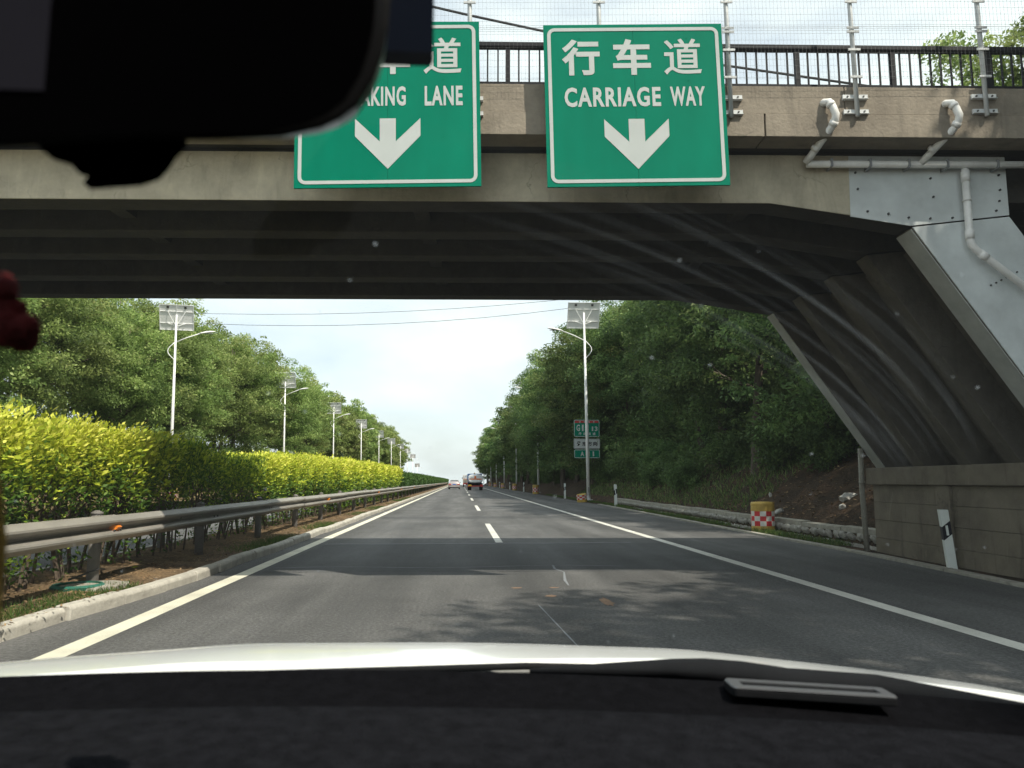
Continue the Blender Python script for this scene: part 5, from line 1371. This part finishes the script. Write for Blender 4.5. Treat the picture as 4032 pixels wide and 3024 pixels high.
# black band under the lower edge of the pane, cowl and wipers
m = MB()
cx = list(np.linspace(-.90, 1.02, 33))
vs = []
for x in cx: vs += [(x, 1.11, 1.086 + tilt(x)), (x, 1.16, 1.070 + tilt(x)), (x, hood_start(x) + .03, 1.048 + tilt(x)), (x, 1.10, .98 + tilt(x))]
m.add(vs, [(4 * i + a, 4 * i + (a + 1) % 4, 4 * i + 4 + (a + 1) % 4, 4 * i + 4 + a) for i in range(32) for a in range(4)])
pt('cowl', m, 'rubber', own, smooth=True)
def wp(x, y, z): return (x, y, z + tilt(x))
pt('wiper_arm', MB().tube([(.106, 1.19, 1.068), (.215, 1.19, 1.068), (.321, 1.19, 1.068), (.371, 1.19, 1.065), (.428, 1.19, 1.058), (.50, 1.19, 1.047), (.64, 1.19, 1.036), (.876, 1.15, .995), (1.0, 1.11, .975)], [.004, .010, .015, .018, .020, .020, .019, .019, .018], 8), 'rubber', own, smooth=True)
pt('wiper_blade', MB().tube([(-.55, 1.185, 1.070), (-.2, 1.19, 1.072), (.10, 1.20, 1.073), (.33, 1.21, 1.064)], [.003, .005, .006, .005], 6), 'trim_black', own, smooth=True)
# dashboard: pad with a recessed strip under the glass
def dash_z(x, y):
    base = 1.104 - .034 * x - .050 * x * x
    prof = float(np.interp(y, [.30, .42, .60, .80, .925, .945, 1.02, 1.06, 1.12], [.70, .98, 1.060, 1.083, 1.092, 1.078, 1.088, 1.100, 1.06]))
    return base - 1.104 + prof
dx_ = list(np.linspace(-.88, .97, 45)); dy_ = [.30, .42, .5, .6, .7, .8, .86, .91, .925, .935, .945, .96, .99, 1.02, 1.04, 1.06, 1.08, 1.12]
pt('dashboard', MB().grid(dx_, [v for v in dy_ if v <= .935], dash_z), 'dash_black', own, smooth=True)
pt('defroster_strip', MB().grid(dx_, [v for v in dy_ if v >= .935], dash_z), 'dash_strip', own, smooth=True)
# rear-view mirror with its mount
mc = (-.1735, .340, 1.5500)
mo = [(-.0335, 1.566), (-.0342, 1.552), (-.0362, 1.540), (-.0395, 1.5285), (-.0465, 1.5155), (-.0545, 1.5085), (-.063, 1.5040), (-.080, 1.4995), (-.105, 1.4975), (-.1394, 1.4962), (-.1963, 1.4915), (-.260, 1.486), (-.295, 1.489), (-.312, 1.505), (-.318, 1.545), (-.312, 1.585), (-.29, 1.600), (-.17, 1.603), (-.075, 1.602), (-.052, 1.598), (-.040, 1.588), (-.035, 1.577)]
pts = [(a - mc[0], b - mc[2]) for a, b in mo]
def mring(s, y, q=None): return [(mc[0] + a * s, y, mc[2] + b * (q if q else s)) for a, b in pts]
m = MB(); n = len(pts)
vs = []
for s, q, y in ((.985, .97, .325), (1, 1, .3265), (.99, .925, .334), (.97, .79, .350), (.93, .65, .366), (.80, .50, .376)): vs += mring(s, y, q)
m.add(vs, [(i * n + k, i * n + (k + 1) % n, (i + 1) * n + (k + 1) % n, (i + 1) * n + k) for i in range(5) for k in range(n)] + [tuple(range(n)), tuple(5 * n + k for k in range(n))])
mir = pt('rear_view_mirror', m, 'mirror_rim', own, smooth=False)
sub('mirror_face', MB().add([(p[0], .3245, p[2]) for p in mring(.955, 0)], [tuple(range(n))]), 'mirror_black', mir, own)  # matt black stands for the dark reflection in the glass
sub('window_reflection', MB().box(-.285, -.1797, .3235, .3242, 1.516, 1.60), 'reflection_grey', mir, own)  # side window's reflection, painted as a flat grey patch on the mirror
jag = [(-0.1986, 1.5069), (-0.1952, 1.503), (-0.1897, 1.4982), (-0.1803, 1.4951), (-0.1764, 1.4907), (-0.1706, 1.4898), (-0.1738, 1.4857), (-0.1723, 1.484), (-0.1496, 1.4863), (-0.1415, 1.4895), (-0.1372, 1.4948), (-0.1347, 1.4998), (-0.1298, 1.5063), (-0.1301, 1.513)]
sub('mount_housing', MB().prism(jag, .349, .355), 'mirror_black', mir, own, bevel=.001)
sub('mount_stem', MB().tube([(-.17, .372, 1.56), (-.14, .43, 1.60), (-.10, .45, 1.605)], .012, 8), 'trim_black', mir, own)
# things in the car
card = thing('windshield_card', 'dark navy card box stuck behind the glass beside the mirror', 'card', (-.035, .47, 1.60))
pt('card_body', MB().prism([(-.0390 + a, 1.6520 + b) for a, b in rrect(.040, .094, .004)], .437, .452), 'card_navy', card, bevel=.002)
pt('card_clip', MB().box(-.05, -.028, .452, .47, 1.63, 1.65), 'trim_black', card)
hold = thing('dash_plate', 'silver framed slim plate lying on the dashboard near the windshield', 'card holder', (.455, 1.015, 1.07), (0, R(3.6), R(-3)))
P0 = off(hold)
fr = []
hz = 1.081
pt('tray', MB().prism([(.455 + a, 1.015 + b) for a, b in rrect(.212, .046, .007)], hz - .010, hz, 'z'), 'rubber', hold, bevel=.002)
o_ = rrect(.212, .046, .007); i_ = rrect(.180, .020, .002); n = len(o_)
vs = [(.455 + p[0], 1.015 + p[1], hz + .001) for p in o_] + [(.455 + p[0], 1.015 + p[1], hz + .001) for p in i_] + [(.455 + p[0] * .985, 1.015 + p[1] * .97, hz + .003) for p in o_] + [(.455 + p[0], 1.015 + p[1], hz + .003) for p in i_]
fs = []
for k in range(n):
    l = (k + 1) % n; fs += [(2 * n + k, 3 * n + k, 3 * n + l, 2 * n + l), (k, 2 * n + k, 2 * n + l, l), (n + k, n + l, 3 * n + l, 3 * n + k)]
pt('frame', MB().add(vs, fs), 'silver', hold)
ch = thing('hanging_charm', 'dark red knitted charm hanging at the left edge inside the car', 'charm', (-.21, .33, 1.36))
m = MB()
for i, (x, z, r_) in enumerate([(-.205, 1.428, .011), (-.197, 1.432, .007), (-.191, 1.429, .006), (-.189, 1.421, .007), (-.195, 1.415, .010), (-.187, 1.413, .008), (-.181, 1.4135, .006), (-.185, 1.410, .0065), (-.202, 1.409, .009), (-.210, 1.418, .010), (-.203, 1.403, .006)]):
    m.blob((x, .33 + .004 * math.sin(i * 2), z), r_, i, 2, .10, (1, .8, 1))
pt('knot', m, 'wool_red', ch, smooth=True)
pt('cord', MB().tube([(-.206, .335, 1.432), (-.212, .338, 1.51)], .0018, 6), 'wool_red', ch)
m = MB()
for k in range(9): m.tube([(-.197, .33, 1.40), (-.191 + .0013 * (k - 4), .33 + .002 * math.sin(k), 1.325), (-.190 + .0014 * (k - 4), .33, 1.292)], [.001, .0016, .0014], 5)
pt('tassel', m, 'gold_cord', ch)
